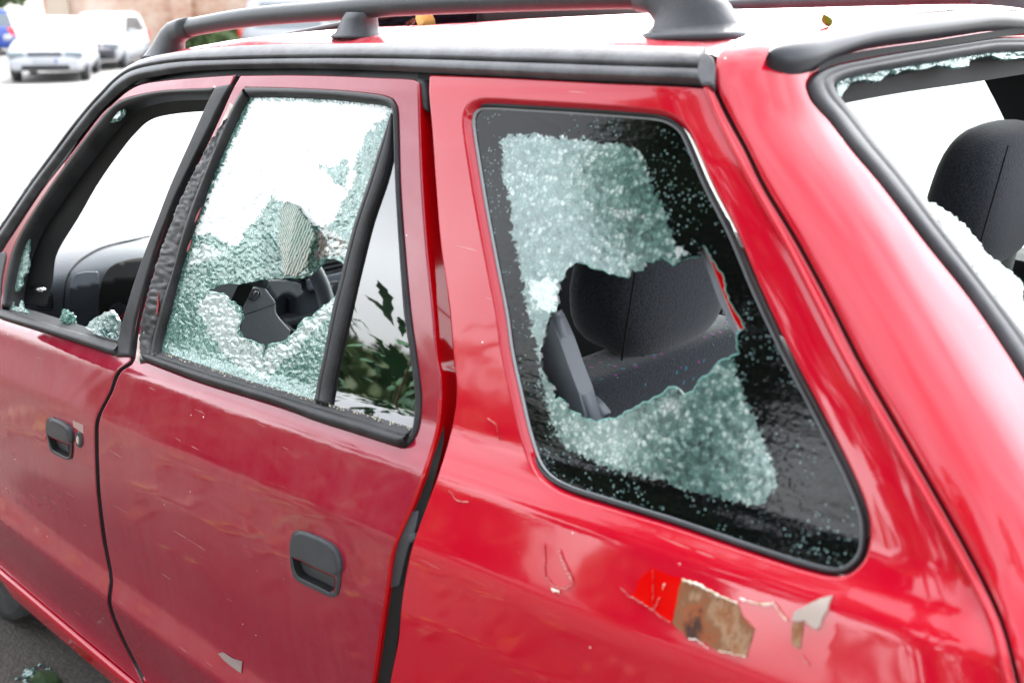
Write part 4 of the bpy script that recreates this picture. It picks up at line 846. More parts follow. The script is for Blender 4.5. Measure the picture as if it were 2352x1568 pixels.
def ragged(pts, w, name='paint_flake', mt=m_chip, prt=quarter, off=.0016):
    q = resample(pts, 5, False, smooth=False); q = q+rng.uniform(-1.5, 1.5, q.shape); ww = w*rng.uniform(.3, 1.2, (len(q), 1))
    a = q-np.array([0, 1])*ww/2; b = q+np.array([.3, 1])*ww/2; P1, N1 = px(off)(a); P2, N2 = px(off)(b); P3, N3 = px(off+.0016)((a+b)/2); n = len(q)
    V = np.vstack([P1, P3, P2]); return part(mesh(name, V, [[j*n+i, j*n+i+1, (j+1)*n+i+1, (j+1)*n+i] for j in (0, 1) for i in range(n-1)], mt), prt)
ragged([(1566, 1332), (1600, 1340), (1640, 1362), (1670, 1375), (1694, 1385)], 10)
ragged([(1698, 1374), (1730, 1382), (1752, 1388), (1775, 1384), (1790, 1404), (1806, 1424)], 7)
ragged([(1583, 1467), (1600, 1468), (1625, 1488)], 4); ragged([(1650, 1494), (1712, 1508)], 4)
ragged([(1842, 1505), (1855, 1528)], 4); ragged([(1526, 1340), (1522, 1352)], 5)
m_scr = M('scratch_line', (.62, .34, .32), .6)
for c in ([(1423, 1344), (1440, 1366), (1452, 1372), (1478, 1386), (1500, 1402), (1540, 1430)], [(1286, 1262), (1300, 1300), (1318, 1336), (1300, 1352), (1272, 1345), (1250, 1320), (1250, 1250)], [(1498, 1310), (1500, 1400), (1514, 1372)], [(1120, 960), (1140, 975), (1145, 1010)], [(1030, 1125), (1050, 1150), (1075, 1153)]):
    ragged(c, 2.2, 'scratch', m_scr, quarter, .0006)
ragged([(1284, 1262), (1288, 1285), (1300, 1310), (1314, 1336)], 4, 'scratch', m_chip); ragged([(1266, 1352), (1284, 1358)], 9)
part(sheet('paint_flake', jag([(1816, 1424), (1822, 1408), (1830, 1400), (1848, 1392), (1870, 1378), (1890, 1370), (1911, 1365), (1905, 1380), (1898, 1404), (1886, 1424), (1884, 1436), (1873, 1447), (1858, 1436), (1846, 1424), (1838, 1428)], 1.2, 8), px(.0035), M('pale_flake', (.40, .33, .29), .6), step=8, thick=.003, bevel=2, sm=False, label='pale curled flake of paint'), quarter)
part(sheet('paint_flake', [(1818, 1430), (1844, 1428), (1840, 1460), (1836, 1490), (1818, 1478)], px(.0022), m_rust, step=8, thick=.002, bevel=1, sm=False), quarter)
part(sheet('bright_scrape', [(500, 1500), (512, 1497), (535, 1512), (556, 1518), (553, 1545), (532, 1530), (515, 1516)], px(.0032), M('bright_scrape', (.26, .20, .19), .5), step=7, thick=.0008, bevel=0, sm=False), rear_door)

# ------------------------------------------------------------------ interior
dash = part(rbox('dashboard', (2.62, 0, .60), (.52, 1.30, .40), m_inner, r=.09, seg=6))
def dashwarp():
    # lofted dash top from the driver's end to the other side: cross-section in (x, z)
    sec = [(2.10, .30), (2.18, .42), (2.24, .60), (2.24, .76), (2.22, .83), (2.215, .865), (2.24, .895), (2.32, .925), (2.45, .935), (2.62, .925), (2.80, .90)]
    V = []; ysn = np.concatenate([[.685, .683], np.linspace(.66, -.66, 34), [-.683, -.685]]); n = len(sec)
    for y in ysn:
        e = (abs(y)/.685)**8
        bul = .10*math.exp(-((y-.32)/.22)**2)      # cowl over the instruments
        for (x, z) in sec:
            k = min(max((z-.55)/.3, 0), 1)
            xx = x+.10*(y/.68)**2 - bul*k*.9*(1 if x < 2.5 else .3); zz = z+bul*k*.30-.02*e
            if abs(y) < .16 and z < .84: xx -= .05
            V.append((xx+.05*e, y, zz))
    fs = [[i*n+j, i*n+j+1, (i+1)*n+j+1, (i+1)*n+j] for i in range(len(ysn)-1) for j in range(n-1)]
    fs += [list(range(n)), [(len(ysn)-1)*n+j for j in range(n)][::-1]]
    return mesh('dash_top', V, fs, m_inner)
part(dashwarp(), dash)
def el_(cx, cy, a, b, n=18): return [(cx+a*math.cos(t), cy+b*math.sin(t)) for t in np.linspace(0, 2*math.pi, n, endpoint=False)]
from mathutils.bvhtree import BVHTree
_dm = bpy.data.objects['dash_top'].data
_bvh = BVHTree.FromPolygons([v.co for v in _dm.vertices], [tuple(q.vertices) for q in _dm.polygons])
def dm(off=0.):
    """picture-unit coordinates -> point on the dashboard's face"""
    def m(uv):
        P = []; N = []
        for d in rays(uv):
            r = _bvh.ray_cast(Vector(CAMP), Vector(d)); 
            if r[0] is None: q = onplane(np.asarray(uv)[:1], 0, 2.3)[0]; n = Vector((-1, 0, .2)).normalized()
            else: q, n = np.array(r[0]), r[1]
            if n.dot(Vector(d)) > 0: n = -n
            P.append(np.array(q)+np.array(n)*off); N.append(np.array(n))
        return np.array(P), np.array(N)
    return m
def facing(name, c, w_, h_, d, mt, prt, r=.008, yaw=0., **kw):
    return part(rbox(name, tuple(c), (d, w_, h_), mt, r=r, seg=3, rot=Matrix.Rotation(yaw, 3, 'Z'), **kw), prt)
DP = bpy.data.objects['dash_top']
part(sheet('storage_lid', [(166, 640), (176, 628), (200, 624), (224, 624), (228, 634), (226, 670), (218, 698), (205, 706), (176, 710), (163, 704), (160, 680)], dm(.003), m_inner, step=7, thick=.006, bevel=3, bdrop=.002), DP)
vt = part(sheet('air_vent', [(80, 676), (88, 668), (112, 668), (121, 676), (122, 706), (114, 717), (96, 716), (84, 708)], dm(.002), m_black, step=7, thick=.004, bevel=2), DP)
for k in range(7):
    y_ = 674+6.2*k; part(strip('vent_slat', [(84, y_), (118, y_+2)], [(84, y_+3), (118, y_+5)], dm(.002), [(0, 0), (.5, .004), (1, 0)], m_inner, n=6), vt)
part(strip('dash_groove', [(146, 742), (145, 700), (150, 650), (162, 620), (190, 592), (240, 566), (345, 541)], [(149, 742), (148, 700), (153, 651), (165, 622), (192, 595), (241, 569), (345, 544)], dm(.0015), [(0, 0), (1, 0)], m_black, n=40), DP)
gh = part(sheet('instrument_hollow', [(236, 640), (256, 612), (300, 596), (360, 590), (360, 800), (262, 800), (240, 780), (228, 730), (228, 680)], dm(.004), m_black, step=9, thick=.006, bevel=3), DP)
df = M('dial_face', (.035, .04, .05), .3)
for (u, v, r_) in ((272, 722, 26), (318, 706, 24)):
    o = part(sheet('dial', el_(u, v, r_, r_*1.1), dm(.006), df, step=8, thick=.002, bevel=1), gh)
    part(strip('needle', [(u+2, v+2), (u+r_*.6, v-r_*.5)], [(u+3, v+5), (u+r_*.6+2, v-r_*.5+3)], dm(.008), [(0, 0), (1, 0)], m_redlamp, n=4), o)
# centre console: upper vents, panel, row of switches
cc = onplane(np.array([[765., 640.]]), 0, 2.12)[0]; print('console', cc)
con = facing('centre_console', cc+[.03, -.06, -.04], .34, .30, .06, m_inner, dash, .02)
uv_ = onplane(np.array([[757., 606.]]), 0, 2.09)[0]
facing('console_vent', uv_+[.02, -.04, -.004], .24, .062, .03, m_black, con, .012)
for k in range(4): facing('vent_slat', uv_+[.0, -.04, -.020+.013*k], .22, .004, .014, m_trim, con, .001)
p1 = onplane(np.array([[772., 639.]]), 0, 2.085)[0]; facing('clock_panel', p1+[0, -.03, 0], .24, .028, .012, m_guide, con, .004)
for k in range(5):
    sw = facing('switch', onplane(np.array([[741.+19*k, 661.-2.5*k]]), 0, 2.08)[0], .036, .030, .014, m_plastic, con, .004)
    part(rbox('switch_mark', tuple(np.array(onplane(np.array([[741.+19*k, 661.-2.5*k]]), 0, 2.072)[0])), (.002, .010, .006), m_guide, r=.0005, seg=1), sw)
for k, y in enumerate((.27, -.02)):
    facing('lower_rail', cc+[.02, -.02, -.085-.0*k], .36, .022, .05, m_plastic, con, .006) if k == 0 else None
# steering wheel
wc = Vector(onplane(np.array([[590., 706.]]), 1, .36)[0]); print('wheel', wc)
ax = Vector((-.90, 0, .42)).normalized()     # column axis, towards the driver
e1 = Vector((0, 1, 0)); e2 = ax.cross(e1).normalized()
if e2.z < 0: e2 = -e2
def wp(a, r, h=0.): return wc+e1*math.cos(a)*r+e2*math.sin(a)*r+ax*h
wheel = tube('steering_wheel', [wp(a, .168, .012) for a in np.linspace(0, 2*math.pi, 56, endpoint=False)], .0185, m_inner, seg=14, closed=True)
part(wheel)
def wm(off=0.):
    """picture-unit coordinates -> point on the plane of the steering wheel"""
    A = np.array(ax)
    def m(uv):
        d = rays(uv); c0 = np.array(wc)+A*off; t = ((c0-CAMP)@A)/(d@A); P = CAMP+d*t[:, None]
        r2 = ((P-np.array(wc))**2).sum(1)
        return P-A*np.clip(r2*1.1, 0, .03)[:, None], np.tile(A, (len(P), 1))
    return m
part(sheet('boss_pad', [(492, 652), (520, 643), (553, 639), (604, 641), (613, 656), (627, 676), (637, 690), (640, 716), (656, 736), (676, 754), (672, 785), (640, 815), (590, 828), (530, 820), (496, 780), (486, 715)], wm(.045), m_inner, step=9, thick=.045, bevel=7, bdrop=.006), wheel)
part(sheet('spoke', [(607, 640), (640, 639), (668, 640), (704, 646), (706, 670), (690, 682), (668, 672), (650, 676), (640, 688), (629, 675), (615, 655)], wm(.034), m_inner, step=8, thick=.02, bevel=6, bdrop=.006), wheel)
part(sheet('spoke', [(660, 736), (678, 750), (700, 764), (712, 790), (690, 810), (674, 786), (678, 757)], wm(.030), m_inner, step=8, thick=.02, bevel=5, bdrop=.005), wheel)
part(sheet('spoke', [(484, 650), (440, 660), (425, 680), (440, 700), (482, 700)], wm(.034), m_inner, step=8, thick=.02, bevel=5, bdrop=.005), wheel)
part(strip('pad_crease', [(560, 722), (590, 712), (625, 700), (638, 694)], [(560, 724), (590, 714), (625, 702), (638, 696)], wm(.046), [(0, 0), (1, 0)], m_black, n=14), wheel)
er = np.array([(586.5+13*math.cos(t), 674.5+13.5*math.sin(t)) for t in np.linspace(0, 2*math.pi, 30, endpoint=False)])
em = part(tube('emblem', [tuple(q) for q in wm(.047)(er)[0]], .0016, m_plastic, seg=8, closed=True), wheel)
part(tube('emblem_wing', [tuple(q) for q in wm(.048)(np.array([(580, 682), (584, 674), (589, 669), (595, 670), (593, 677), (588, 681), (582, 684)], float))[0]], [.0008, .0016, .0020, .0018, .0016, .0012, .0008], m_plastic, seg=8), em)
part(tube('column_stalk', [wc-ax*.03, wc-ax*.03+e1*.14+e2*.03, wc-ax*.03+e1*.19+e2*.035], [.008, .007, .010], m_inner, seg=10), wheel)
part(tube('steering_column', [wc-ax*.01, wc-ax*.16], .045, m_inner, seg=16), wheel)
# rear bench: squab with two headrests; low front seats
def headrest(name, c, prt, w=.27, h=.215, d=.13, lab=None):
    bm = bmesh.new(); bmesh.ops.create_cube(bm, size=1); bmesh.ops.subdivide_edges(bm, edges=bm.edges[:], cuts=7, use_grid_fill=True)
    for v in bm.verts:
        x, y, z = v.co*2; k = 3.3
        def rr(a, b_, c_): return (abs(a)**k+abs(b_)**k+abs(c_)**k)**(1/k)
        m = rr(x, y, z) or 1; s = max(abs(x), abs(y), abs(z))/m; x, y, z = x*s, y*s, z*s
        wz = 1-.16*max(-z, 0)
        v.co = (x*d/2*(1-.10*z), y*w/2*wz, z*h/2)
        v.co.x -= .012*(1-y*y)*(1 if x < 0 else 0)
    bmesh.ops.rotate(bm, matrix=Matrix.Rotation(R(-8), 3, 'Y'), verts=bm.verts); bmesh.ops.translate(bm, vec=c, verts=bm.verts)
    o = part(bm_obj(name, bm, m_fab), prt)
    sm_ = [Vector(c)+Vector((-d/2*.93+.012*math.cos(a)*0, s_*w/2*.90, z)) for s_ in (1,) for z in np.linspace(-h*.40, h*.42, 9) for a in (0,)]
    part(tube('seam', [p+Vector((-math.sin(R(8))*(p.z-c[2])*1.0, 0, 0)) for p in sm_], .0016, m_black, seg=6), o)
    for s_ in (-1, 1): part(tube('post', [Vector(c)+Vector((.01, s_*.06, -h*.4)), Vector(c)+Vector((.02, s_*.06, -h*.4-.07))], .006, m_chrome, seg=10), o)
    return o
def squab(name, x0, y0, y1, z0, z1, lean, mt):
    bm = bmesh.new(); bmesh.ops.create_cube(bm, size=1); bmesh.ops.subdivide_edges(bm, edges=bm.edges[:], cuts=9, use_grid_fill=True)
    for v in bm.verts:
        x, y, z = v.co*2; k = 7.
        m = (abs(x)**k+abs(y)**k+abs(z)**k)**(1/k) or 1; s = max(abs(x), abs(y), abs(z))/m; x, y, z = x*s, y*s, z*s
        zz = z0+(z1-z0)*(z+1)/2; v.co = (x0+x*.065-lean*(zz-z0)-.008*math.cos(y*3), (y0+y1)/2+y*(y1-y0)/2, zz+.012*(1-y*y)*(z > .5))
    return part(bm_obj(name, bm, mt))
HL = (.866, .338, 1.094); HRt = (.655, -.400, 1.150)
seat_l = squab('rear_seat', .985, .06, .66, .42, .992, .24, m_fabp); headrest('headrest', HL, seat_l, w=.31, h=.205)
seat_r = squab('rear_seat', .84, -.66, .06, .42, 1.045, .24, m_fabp); headrest('headrest', HRt, seat_r, h=.25, w=.36)
part(rbox('bench_cushion', (1.25, 0, .40), (.50, 1.28, .16), m_fabp, r=.05))
part(rbox('cabin_floor', (1.6, 0, .20), (2.0, 1.34, .03), m_dark, r=.005, seg=1))
part(rbox('load_floor', (.50, 0, .42), (.80, 1.20, .03), m_dark, r=.005, seg=1))
for y in (.36, -.36):
    fs_ = part(rbox('front_seat', (1.62, y, .40), (.50, .50, .15), m_fabp, r=.05))
    part(rbox('seat_back', (1.28, y, .60), (.46, .48, .13), m_fabp, r=.05, rot=Matrix.Rotation(R(26), 3, 'Y')), fs_)
def scatter(name, prt, n, lo, hi, size):
    me = prt.data; cs = [(f.center.copy(), f.normal.copy()) for f in me.polygons if f.normal.z > .25 and lo[0] < f.center.x < hi[0] and lo[1] < f.center.y < hi[1]]
    V = []; fs = []
    for _ in range(n if cs else 0):
        c, nn = cs[int(rng.integers(len(cs)))]; c = np.array(c)+rng.normal(0, .018, 3)*[1, 1, 0]+np.array(nn)*.001; k = len(V); d = rng.normal(0, 1, (4, 3)); d /= np.linalg.norm(d, axis=1, keepdims=True)
        V += list(c+d*size*rng.uniform(.5, 1.3)); fs += [[k, k+1, k+2], [k, k+2, k+3], [k, k+3, k+1], [k+1, k+3, k+2]]
    if V: mesh(name, V, fs, m_mint, smooth=False, kind='stuff', label='crumbs of broken glass scattered over the rear seats', cat='broken glass')
scatter('seat_glass_crumbs', seat_l, 160, (0, -1), (2, 1), .0028)
# inner trims of the near side: pillar guide, belt
gp = onplane(np.array([(1262, 712), (1248, 770), (1240, 830), (1255, 885), (1290, 930), (1330, 975), (1368, 1010), (1380, 990), (1345, 895), (1322, 835), (1303, 780), (1286, 722), (1276, 708)], float), 1, .60)
bm = bmesh.new(); prism(bm, [(p[0], p[2]) for p in gp], .585, .615, 'y'); bmesh.ops.bevel(bm, geom=bm.edges[:], offset=.006, segments=3, affect='EDGES')
part(sheet('inner_pillar_edge', [(1606, 566), (1616, 570), (1632, 606), (1650, 652), (1668, 700), (1690, 748), (1700, 762), (1690, 772), (1672, 742), (1650, 690), (1628, 630)], px(-.030), m_guide, step=9, thick=.004, bevel=2), quarter)
part(sheet('inner_red_panel', [(1614, 562), (1626, 572), (1650, 600), (1690, 650), (1720, 720), (1735, 770), (1712, 770), (1690, 742), (1668, 694), (1650, 648), (1632, 602)], px(-.026), m_red_in, step=9, thick=.004, bevel=2), quarter)
part(bm_obj('belt_guide', bm, m_guide))
gp2 = onplane(np.array([(1330, 925), (1350, 910), (1380, 940), (1392, 962), (1375, 972), (1345, 968)], float), 1, .57)
bm = bmesh.new(); prism(bm, [(p[0], p[2]) for p in gp2], .55, .58, 'y'); bmesh.ops.bevel(bm, geom=bm.edges[:], offset=.005, segments=2, affect='EDGES')
part(bm_obj('belt_buckle', bm, m_guide))
m_web = M('seatbelt_web', (.014, .014, .016), .8)
bp = onplane(np.array([(598, 527), (585, 600), (565, 650), (541, 700), (535, 760), (545, 800)], float), 1, .60); V = []
for p in bp: V += [p+[.018, .0, 0], p+[-.018, -.004, 0]]
part(mesh('seatbelt', V, [[2*i, 2*i+1, 2*i+3, 2*i+2] for i in range(len(bp)-1)], m_web))
bk = onplane(np.array([(592, 622)], float), 1, .60)[0]; part(rbox('belt_tongue', tuple(bk), (.05, .012, .055), m_inner, r=.006), bpy.data.objects['seatbelt'])
part(tube('lock_pin', [tuple(onplane(np.array([(72., 662.)]), 1, .70)[0]), tuple(onplane(np.array([(101., 666.)]), 1, .70)[0])], .005, m_chrome, seg=10), front_door)
# near-side inner pillar between the doors and behind the rear door
for pts in ([(540, 200), (470, 330), (420, 440), (370, 570), (330, 700), (300, 830), (290, 950)], [(975, 190), (985, 400), (1010, 700), (1040, 900), (1030, 1000)]):
    P, N = px(-.05)(np.array(pts, float)); part(tube('inner_pillar', catmull3([tuple(p) for p in P], 4), [(.030, .020)]*((len(P)-1)*4+1), m_dark, seg=10))
# --- wheels
def wheel_(x, y, sg):
    t = part(tube('wheel', [(x, y-.085*sg, .29), (x, y-.08*sg, .29), (x, y+.07*sg, .29), (x, y+.08*sg, .29)], [.26, .285, .285, .26], m_tyre, seg=48, up=(1, 0, 0)))
    part(tube('rim', [(x, y+.06*sg, .29), (x, y+.082*sg, .29)], [.18, .165], m_trim, seg=32, up=(1, 0, 0)), t)
for x in (.07, 2.56):
    for s in (1, -1): wheel_(x, .66*s, s)
part(rbox('rear_bumper', (-.05, 0, .42), (.14, 1.56, .20), m_rubber, r=.05)); part(rbox('underbody', (1.5, 0, .22), (2.6, 1.38, .06), m_black, r=.01, seg=1))

# ------------------------------------------------------------------ loose things on and round the car
m_leafy = M('yellow_leaf', (.26, .19, .04), .6); m_leafg = M('green_leaf', (.16, .30, .02), .6); m_leafo = M('orange_leaf', (.20, .085, .040), .7); m_leafb = M('brown_leaf', (.12, .055, .03), .8)
def leaf(name, c, size, mt, rot, curl=.3, **kw):
    o = [(0, -1), (.35, -.75), (.55, -.3), (.5, .2), (.3, .65), (0, 1), (-.3, .65), (-.5, .2), (-.55, -.3), (-.35, -.75)]
    V = [(0, 0, 0)]+[(x*size, y*size, size*curl*(x*x*2+y*y*.6)) for x, y in o]; n = len(o)
    V += [(x, y, z-.0006) for x, y, z in V]; fs = [[0, 1+i, 1+(i+1) % n] for i in range(n)]+[[n+1, n+2+(i+1) % n, n+2+i] for i in range(n)]
    ob = mesh(name, V, fs, mt, smooth=False, **kw); ob.location = c; ob.rotation_euler = rot; return ob
def roofpt(u, v):
    P, N = px(.003)(np.array([[u, v]], float)); return tuple(P[0])
leaf('fallen_leaf', roofpt(972, 52), .034, M('pale_yellow_leaf', (.72, .74, .22), .6), (R(50), R(-20), R(30)), .5, label='big yellow leaf curled up on the car roof under the rail', cat='leaf')
leaf('fallen_leaf', roofpt(945, 56), .014, M('dark_leaf', (.05, .04, .02), .7), (R(30), 0, R(70)), .5, label='small dark leaf beside the yellow leaf on the roof', cat='leaf')
leaf('fallen_leaf', roofpt(1898, 52), .012, m_leafg, (R(40), R(10), R(10)), .5, label='small green and brown leaf on the roof edge above the tailgate', cat='leaf')
# broken pieces lying on the front window sill
def lump(name, uv, size, mt, label, group=None, Y=.735, sq=(1, .5, .8)):
    c = onplane(np.array([uv], float), 1, Y)[0]; bm = bmesh.new(); bmesh.ops.create_icosphere(bm, subdivisions=3, radius=1)
    for v in bm.verts:
        k = 1+.22*math.sin(v.co.x*7+uv[0])+.18*math.sin(v.co.y*9+v.co.z*8)+rng.uniform(-.07, .07); v.co = Vector((v.co.x*sq[0], v.co.y*sq[1], v.co.z*sq[2]))*size*k
    o = bm_obj(name, bm, mt, smooth=False, label=label, cat='broken glass'); o.location = c
    if group: o['group'] = group
    return o
lump('glass_shard', (156, 733), .020, m_teal, 'small green clump of broken glass on the front window ledge')
s_ = sheet('glass_shard', jag([(196, 752), (212, 735), (240, 716), (254, 713), (262, 722), (272, 740), (270, 757), (274, 782), (240, 772), (215, 765)], 1.5, 7), px(-.004), [m_snow, m_mint], step=6, thick=.006, bevel=0, jit=.4, zj=.0008, sm=False,
      zones=[([(236, 740), (258, 716), (275, 735), (276, 785), (228, 770)], 1)], label='large white slab of crazed glass standing on the front window ledge', cat='broken glass')
for k, (u, v) in enumerate([(130, 738), (176, 752), (188, 757), (206, 764)]):
    lump('glass_crumb', (u, v), .006, m_mint, 'tiny crumb of broken glass scattered along the front window ledge', 'glass crumbs on the front window ledge')
# ground litter near the car
m_moss = M('moss', (.015, .04, .006), .9)
def gpt(u, v): return onplane(np.array([[u, v]], float), 2, .0)[0]
def glump(name, uv, size, mt, label, cat, sq=(1, 1, .5), group=None):
    c = gpt(*uv); bm = bmesh.new(); bmesh.ops.create_icosphere(bm, subdivisions=2, radius=1)
    for v in bm.verts: v.co = Vector((v.co.x*sq[0], v.co.y*sq[1], v.co.z*sq[2]))*size*rng.uniform(.75, 1.25)
    o = bm_obj(name, bm, mt, smooth=False, label=label, cat=cat); o.location = (c[0], c[1], size*sq[2]*.6)
    if group: o['group'] = group
    return o
glump('moss_clump', (105, 1566), .032, m_moss, 'dark green clump of moss on the ground at the lower left', 'moss', (1.2, .8, .35))
glump('glass_shard', (67, 1549), .020, m_teal, 'flat teal piece of broken glass on the ground beside the moss', 'broken glass', (1, .7, .4))
for u, v in ((83, 1550), (78, 1537), (123, 1549), (40, 1560), (112, 1537), (95, 1528), (60, 1565)):
    glump('glass_crumb', (u, v), .007, m_mint, 'tiny clear glass crumb on the ground near the moss', 'broken glass', group='glass crumbs on the ground near the moss')
# litter of leaves on the near ground (reflected in the doors)
V = []; fs = []; mi = []
for k in range(5200):
    x = rng.uniform(-1, 9); y = 1.2+rng.gamma(1.6, 1.5)
    if (x < 1.0 and y < 2.4): continue
    s = rng.uniform(.014, .036); a = rng.uniform(0, 6.28); z = .006+rng.uniform(0, .02); b0 = len(V)
    for j in range(5):
        t = a+j*1.2566; r_ = s*rng.uniform(.6, 1.1); V.append((x+math.cos(t)*r_, y+math.sin(t)*r_, float(gz(x, y))+z+rng.uniform(0, .015)))
    fs.append([b0+j for j in range(5)]); mi.append(int(rng.choice([0, 0, 1, 1, 2, 3], 1)[0]))
mesh('leaf_litter', V, fs, [m_leafo, m_leafb, M('pale_leaf', (.26, .19, .13), .8), m_leafy], mi=mi, smooth=False, kind='stuff', label='autumn leaves strewn on the ground beside the car', cat='leaves')

# ------------------------------------------------------------------ trees
m_bark = M('bark', (.09, .06, .04), .9)
def tree(name, x, y, h, rad, nleaf, leafmat, label, seed, ls=.09, group=None, trunk_h=.35, low=False):
    rg = np.random.default_rng(seed); z0 = float(gz(x, y)); root = empty(name, (x, y, z0), label=label, cat='tree' if not low else 'bush', group=group)
    th = h*trunk_h; limbs = []
    tube('trunk', catmull3([(0, 0, -.1), (.03*h, 0, th*.5), (0, .02*h, th), (.02*h, .0, h*.75)], 4), list(np.linspace(.035*h, .008*h, 13)), m_bark, root, seg=9)
    for k in range(9):
        a = k*2.4; st = Vector((0, 0, th*(.8+.06*k))); en = Vector((math.cos(a)*rad*.7, math.sin(a)*rad*.7, th+(h-th)*(.25+.07*k)))
        tube('limb', [st, st.lerp(en, .5)+Vector((0, 0, .08*h)), en], [.014*h, .009*h, .003*h], m_bark, root, seg=6); limbs.append(en)
    cl = []
    for k in range(46):
        d = rg.normal(0, 1, 3); d /= np.linalg.norm(d); r_ = rg.uniform(.35, 1.)**.6
        c = np.array([d[0]*rad*r_, d[1]*rad*r_, th+(h-th)*.48+d[2]*(h-th)*.5*r_]); cl.append((c, rad*rg.uniform(.14, .34)))
    n = nleaf; idx = rg.integers(0, len(cl), n); C = np.array([cl[i][0] for i in idx]); Rr = np.array([cl[i][1] for i in idx])
    d = rg.normal(0, 1, (n, 3)); d /= np.linalg.norm(d, axis=1, keepdims=True); C = C+d*(Rr*rg.uniform(.3, 1, n)**.5)[:, None]
    u = rg.normal(0, 1, (n, 3)); u /= np.linalg.norm(u, axis=1, keepdims=True); v = np.cross(u, rg.normal(0, 1, (n, 3))); v /= np.linalg.norm(v, axis=1, keepdims=True)
    s = ls*rg.uniform(.6, 1.4, n)[:, None]
    V = np.stack([C-u*s, C+v*s*.55, C+u*s, C-v*s*.55], 1).reshape(-1, 3)
    mesh('crown', V, [[4*i, 4*i+1, 4*i+2, 4*i+3] for i in range(n)], leafmat, root, smooth=False)
    return root
def leafmat(name, a, b):
    def f(nt, bs):
        g = G(nt); g.l(g.mix(g.noise(3, 3), a, b), bs.inputs['Base Color']); bs.inputs['Roughness'].default_value = .6
    return M(name, build=f)
m_lf = leafmat('dark_foliage', (.020, .045, .010), (.055, .095, .022)); m_lf2 = leafmat('autumn_foliage', (.05, .08, .015), (.14, .12, .03)); m_lf3 = leafmat('pale_foliage', (.05, .09, .03), (.12, .17, .06))
# behind the photographer: they show only as reflections in glass and paint
tree('roadside_tree', 3.9, 6.9, 8.5, 1.95, 15000, m_lf, 'dark leafy tree on the near side of the street, the one nearest the car front', 1, trunk_h=.12)
tree('roadside_tree', .4, 7.2, 9.0, 2.5, 15000, m_lf, 'tall dark tree standing opposite the rear doors of the red car', 2, trunk_h=.14)
tree('roadside_tree', -2.8, 6.5, 6.0, 2.2, 13000, m_lf2, 'olive autumn tree opposite the tail of the red car', 3)
tree('roadside_tree', -6.5, 3.5, 6.0, 2.2, 9000, m_lf, 'dark tree well behind the red car', 4)
tree('hedge_bush', 7.2, 6.2, 1.95, 2.0, 9000, m_lf, 'low dark bush on the near side of the street', 5, trunk_h=.1, low=True)
tree('hedge_bush', 9.5, 8.5, 1.7, 1.6, 6000, m_lf2, 'wide olive bush farther along the near side', 6, trunk_h=.1, low=True)
tree('background_tree', 47, -17, 5.5, 3.5, 6000, m_lf, 'dark green tree at the far left beyond the blue car', 7, ls=.3)
tree('background_tree', 50, -12.5, 5.5, 3.5, 5000, m_lf, 'farther dark green tree at the top left corner', 8, ls=.3)

# sapling whose lobed leaves are mirrored in the rear door's narrow pane
sap = empty('oak_sapling', (1.715, 1.415, 0), label='young oak sapling with lobed green leaves beside the car', cat='sapling')
tube('stem', catmull3([(0, 0, 0), (.02, .01, .4), (-.01, .02, .7), (.0, 0, 1.16)], 5), list(np.linspace(.009, .003, 16)), m_bark, sap, seg=7)
lob = []
for k in range(9):
    t = k/8; lob.append((.10*math.sin(t*math.pi)**.8*(1 if k % 2 == 0 else .55)+.006, -.5+t))
rg = np.random.default_rng(21); m_oak = M('oak_leaf', (.06, .16, .08), .6)
V = []; fs = []
for k in range(420):
    h = .45+.72*rg.random()**1.25; a = rg.uniform(0, 6.28); c = Vector((math.cos(a)*.03*0, math.sin(a)*.0, h)); L = rg.uniform(.05, .105)
    d = Vector((math.cos(a), math.sin(a), rg.uniform(-.3, .8))).normalized(); s = d.cross(Vector((0, 0, 1))).normalized(); off = rg.uniform(.01, .20)
    b0 = len(V)
    V.append(c+d*off)
    for (w_, l_) in lob: V.append(c+d*(off+(l_+.5)*L)+s*w_*L*2.0+Vector((0, 0, -.02*abs(l_))))
    for (w_, l_) in lob[::-1]: V.append(c+d*(off+(l_+.5)*L)-s*w_*L*2.0+Vector((0, 0, -.02*abs(l_))))
    n = 2*len(lob); fs += [[b0+1+j, b0+1+j+1, b0+n-j-1, b0+n-j] for j in range(len(lob)-1)]
mesh('foliage', V, fs, m_oak, sap, smooth=False)

# ------------------------------------------------------------------ background: building and parked cars
def brick(nt, b):
    g = G(nt); v = g.map((1, 1, 1), (R(90), 0, 0))
    br = g.n('TexBrick', Vector=v, Scale=1., Color1=(.36, .17, .10, 1), Color2=(.45, .28, .19, 1), Mortar=(.44, .38, .33, 1), Mortar__Size=.012, Brick__Width=.50, Row__Height=.16, Bias=-.2)
    br.offset = .5; n = g.noise(.5, 5, .65)
    g.l(g.mix(g.step(n, .42, .66), br.outputs['Color'], (.52, .43, .36)), b.inputs['Base Color']); b.inputs['Roughness'].default_value = .9
m_brick = M('pale_brick', build=brick); m_plaster = M('pale_plaster', (.40, .33, .26), .9); m_win = M('window_glass', (.12, .14, .15), .1)
D0 = onplane(np.array([[600., 128.]]), 2, -.37)[0]; hd = Vector((FW[0], FW[1], 0)).normalized(); rt = Vector((RT[0], RT[1], 0))
bang = math.atan2(rt.y, rt.x)
bld = empty('brick_building', (D0[0], D0[1], -.37), bang+R(4), label='long pale brick building with pilasters beyond the car park', cat='building')
bm = bmesh.new(); prism(bm, [(-7.2, 0), (34, 0), (34, 4.2), (-7.2, 4.2)], 0, .6, 'y'); bm_obj('wall', bm, m_brick, bld, smooth=False)
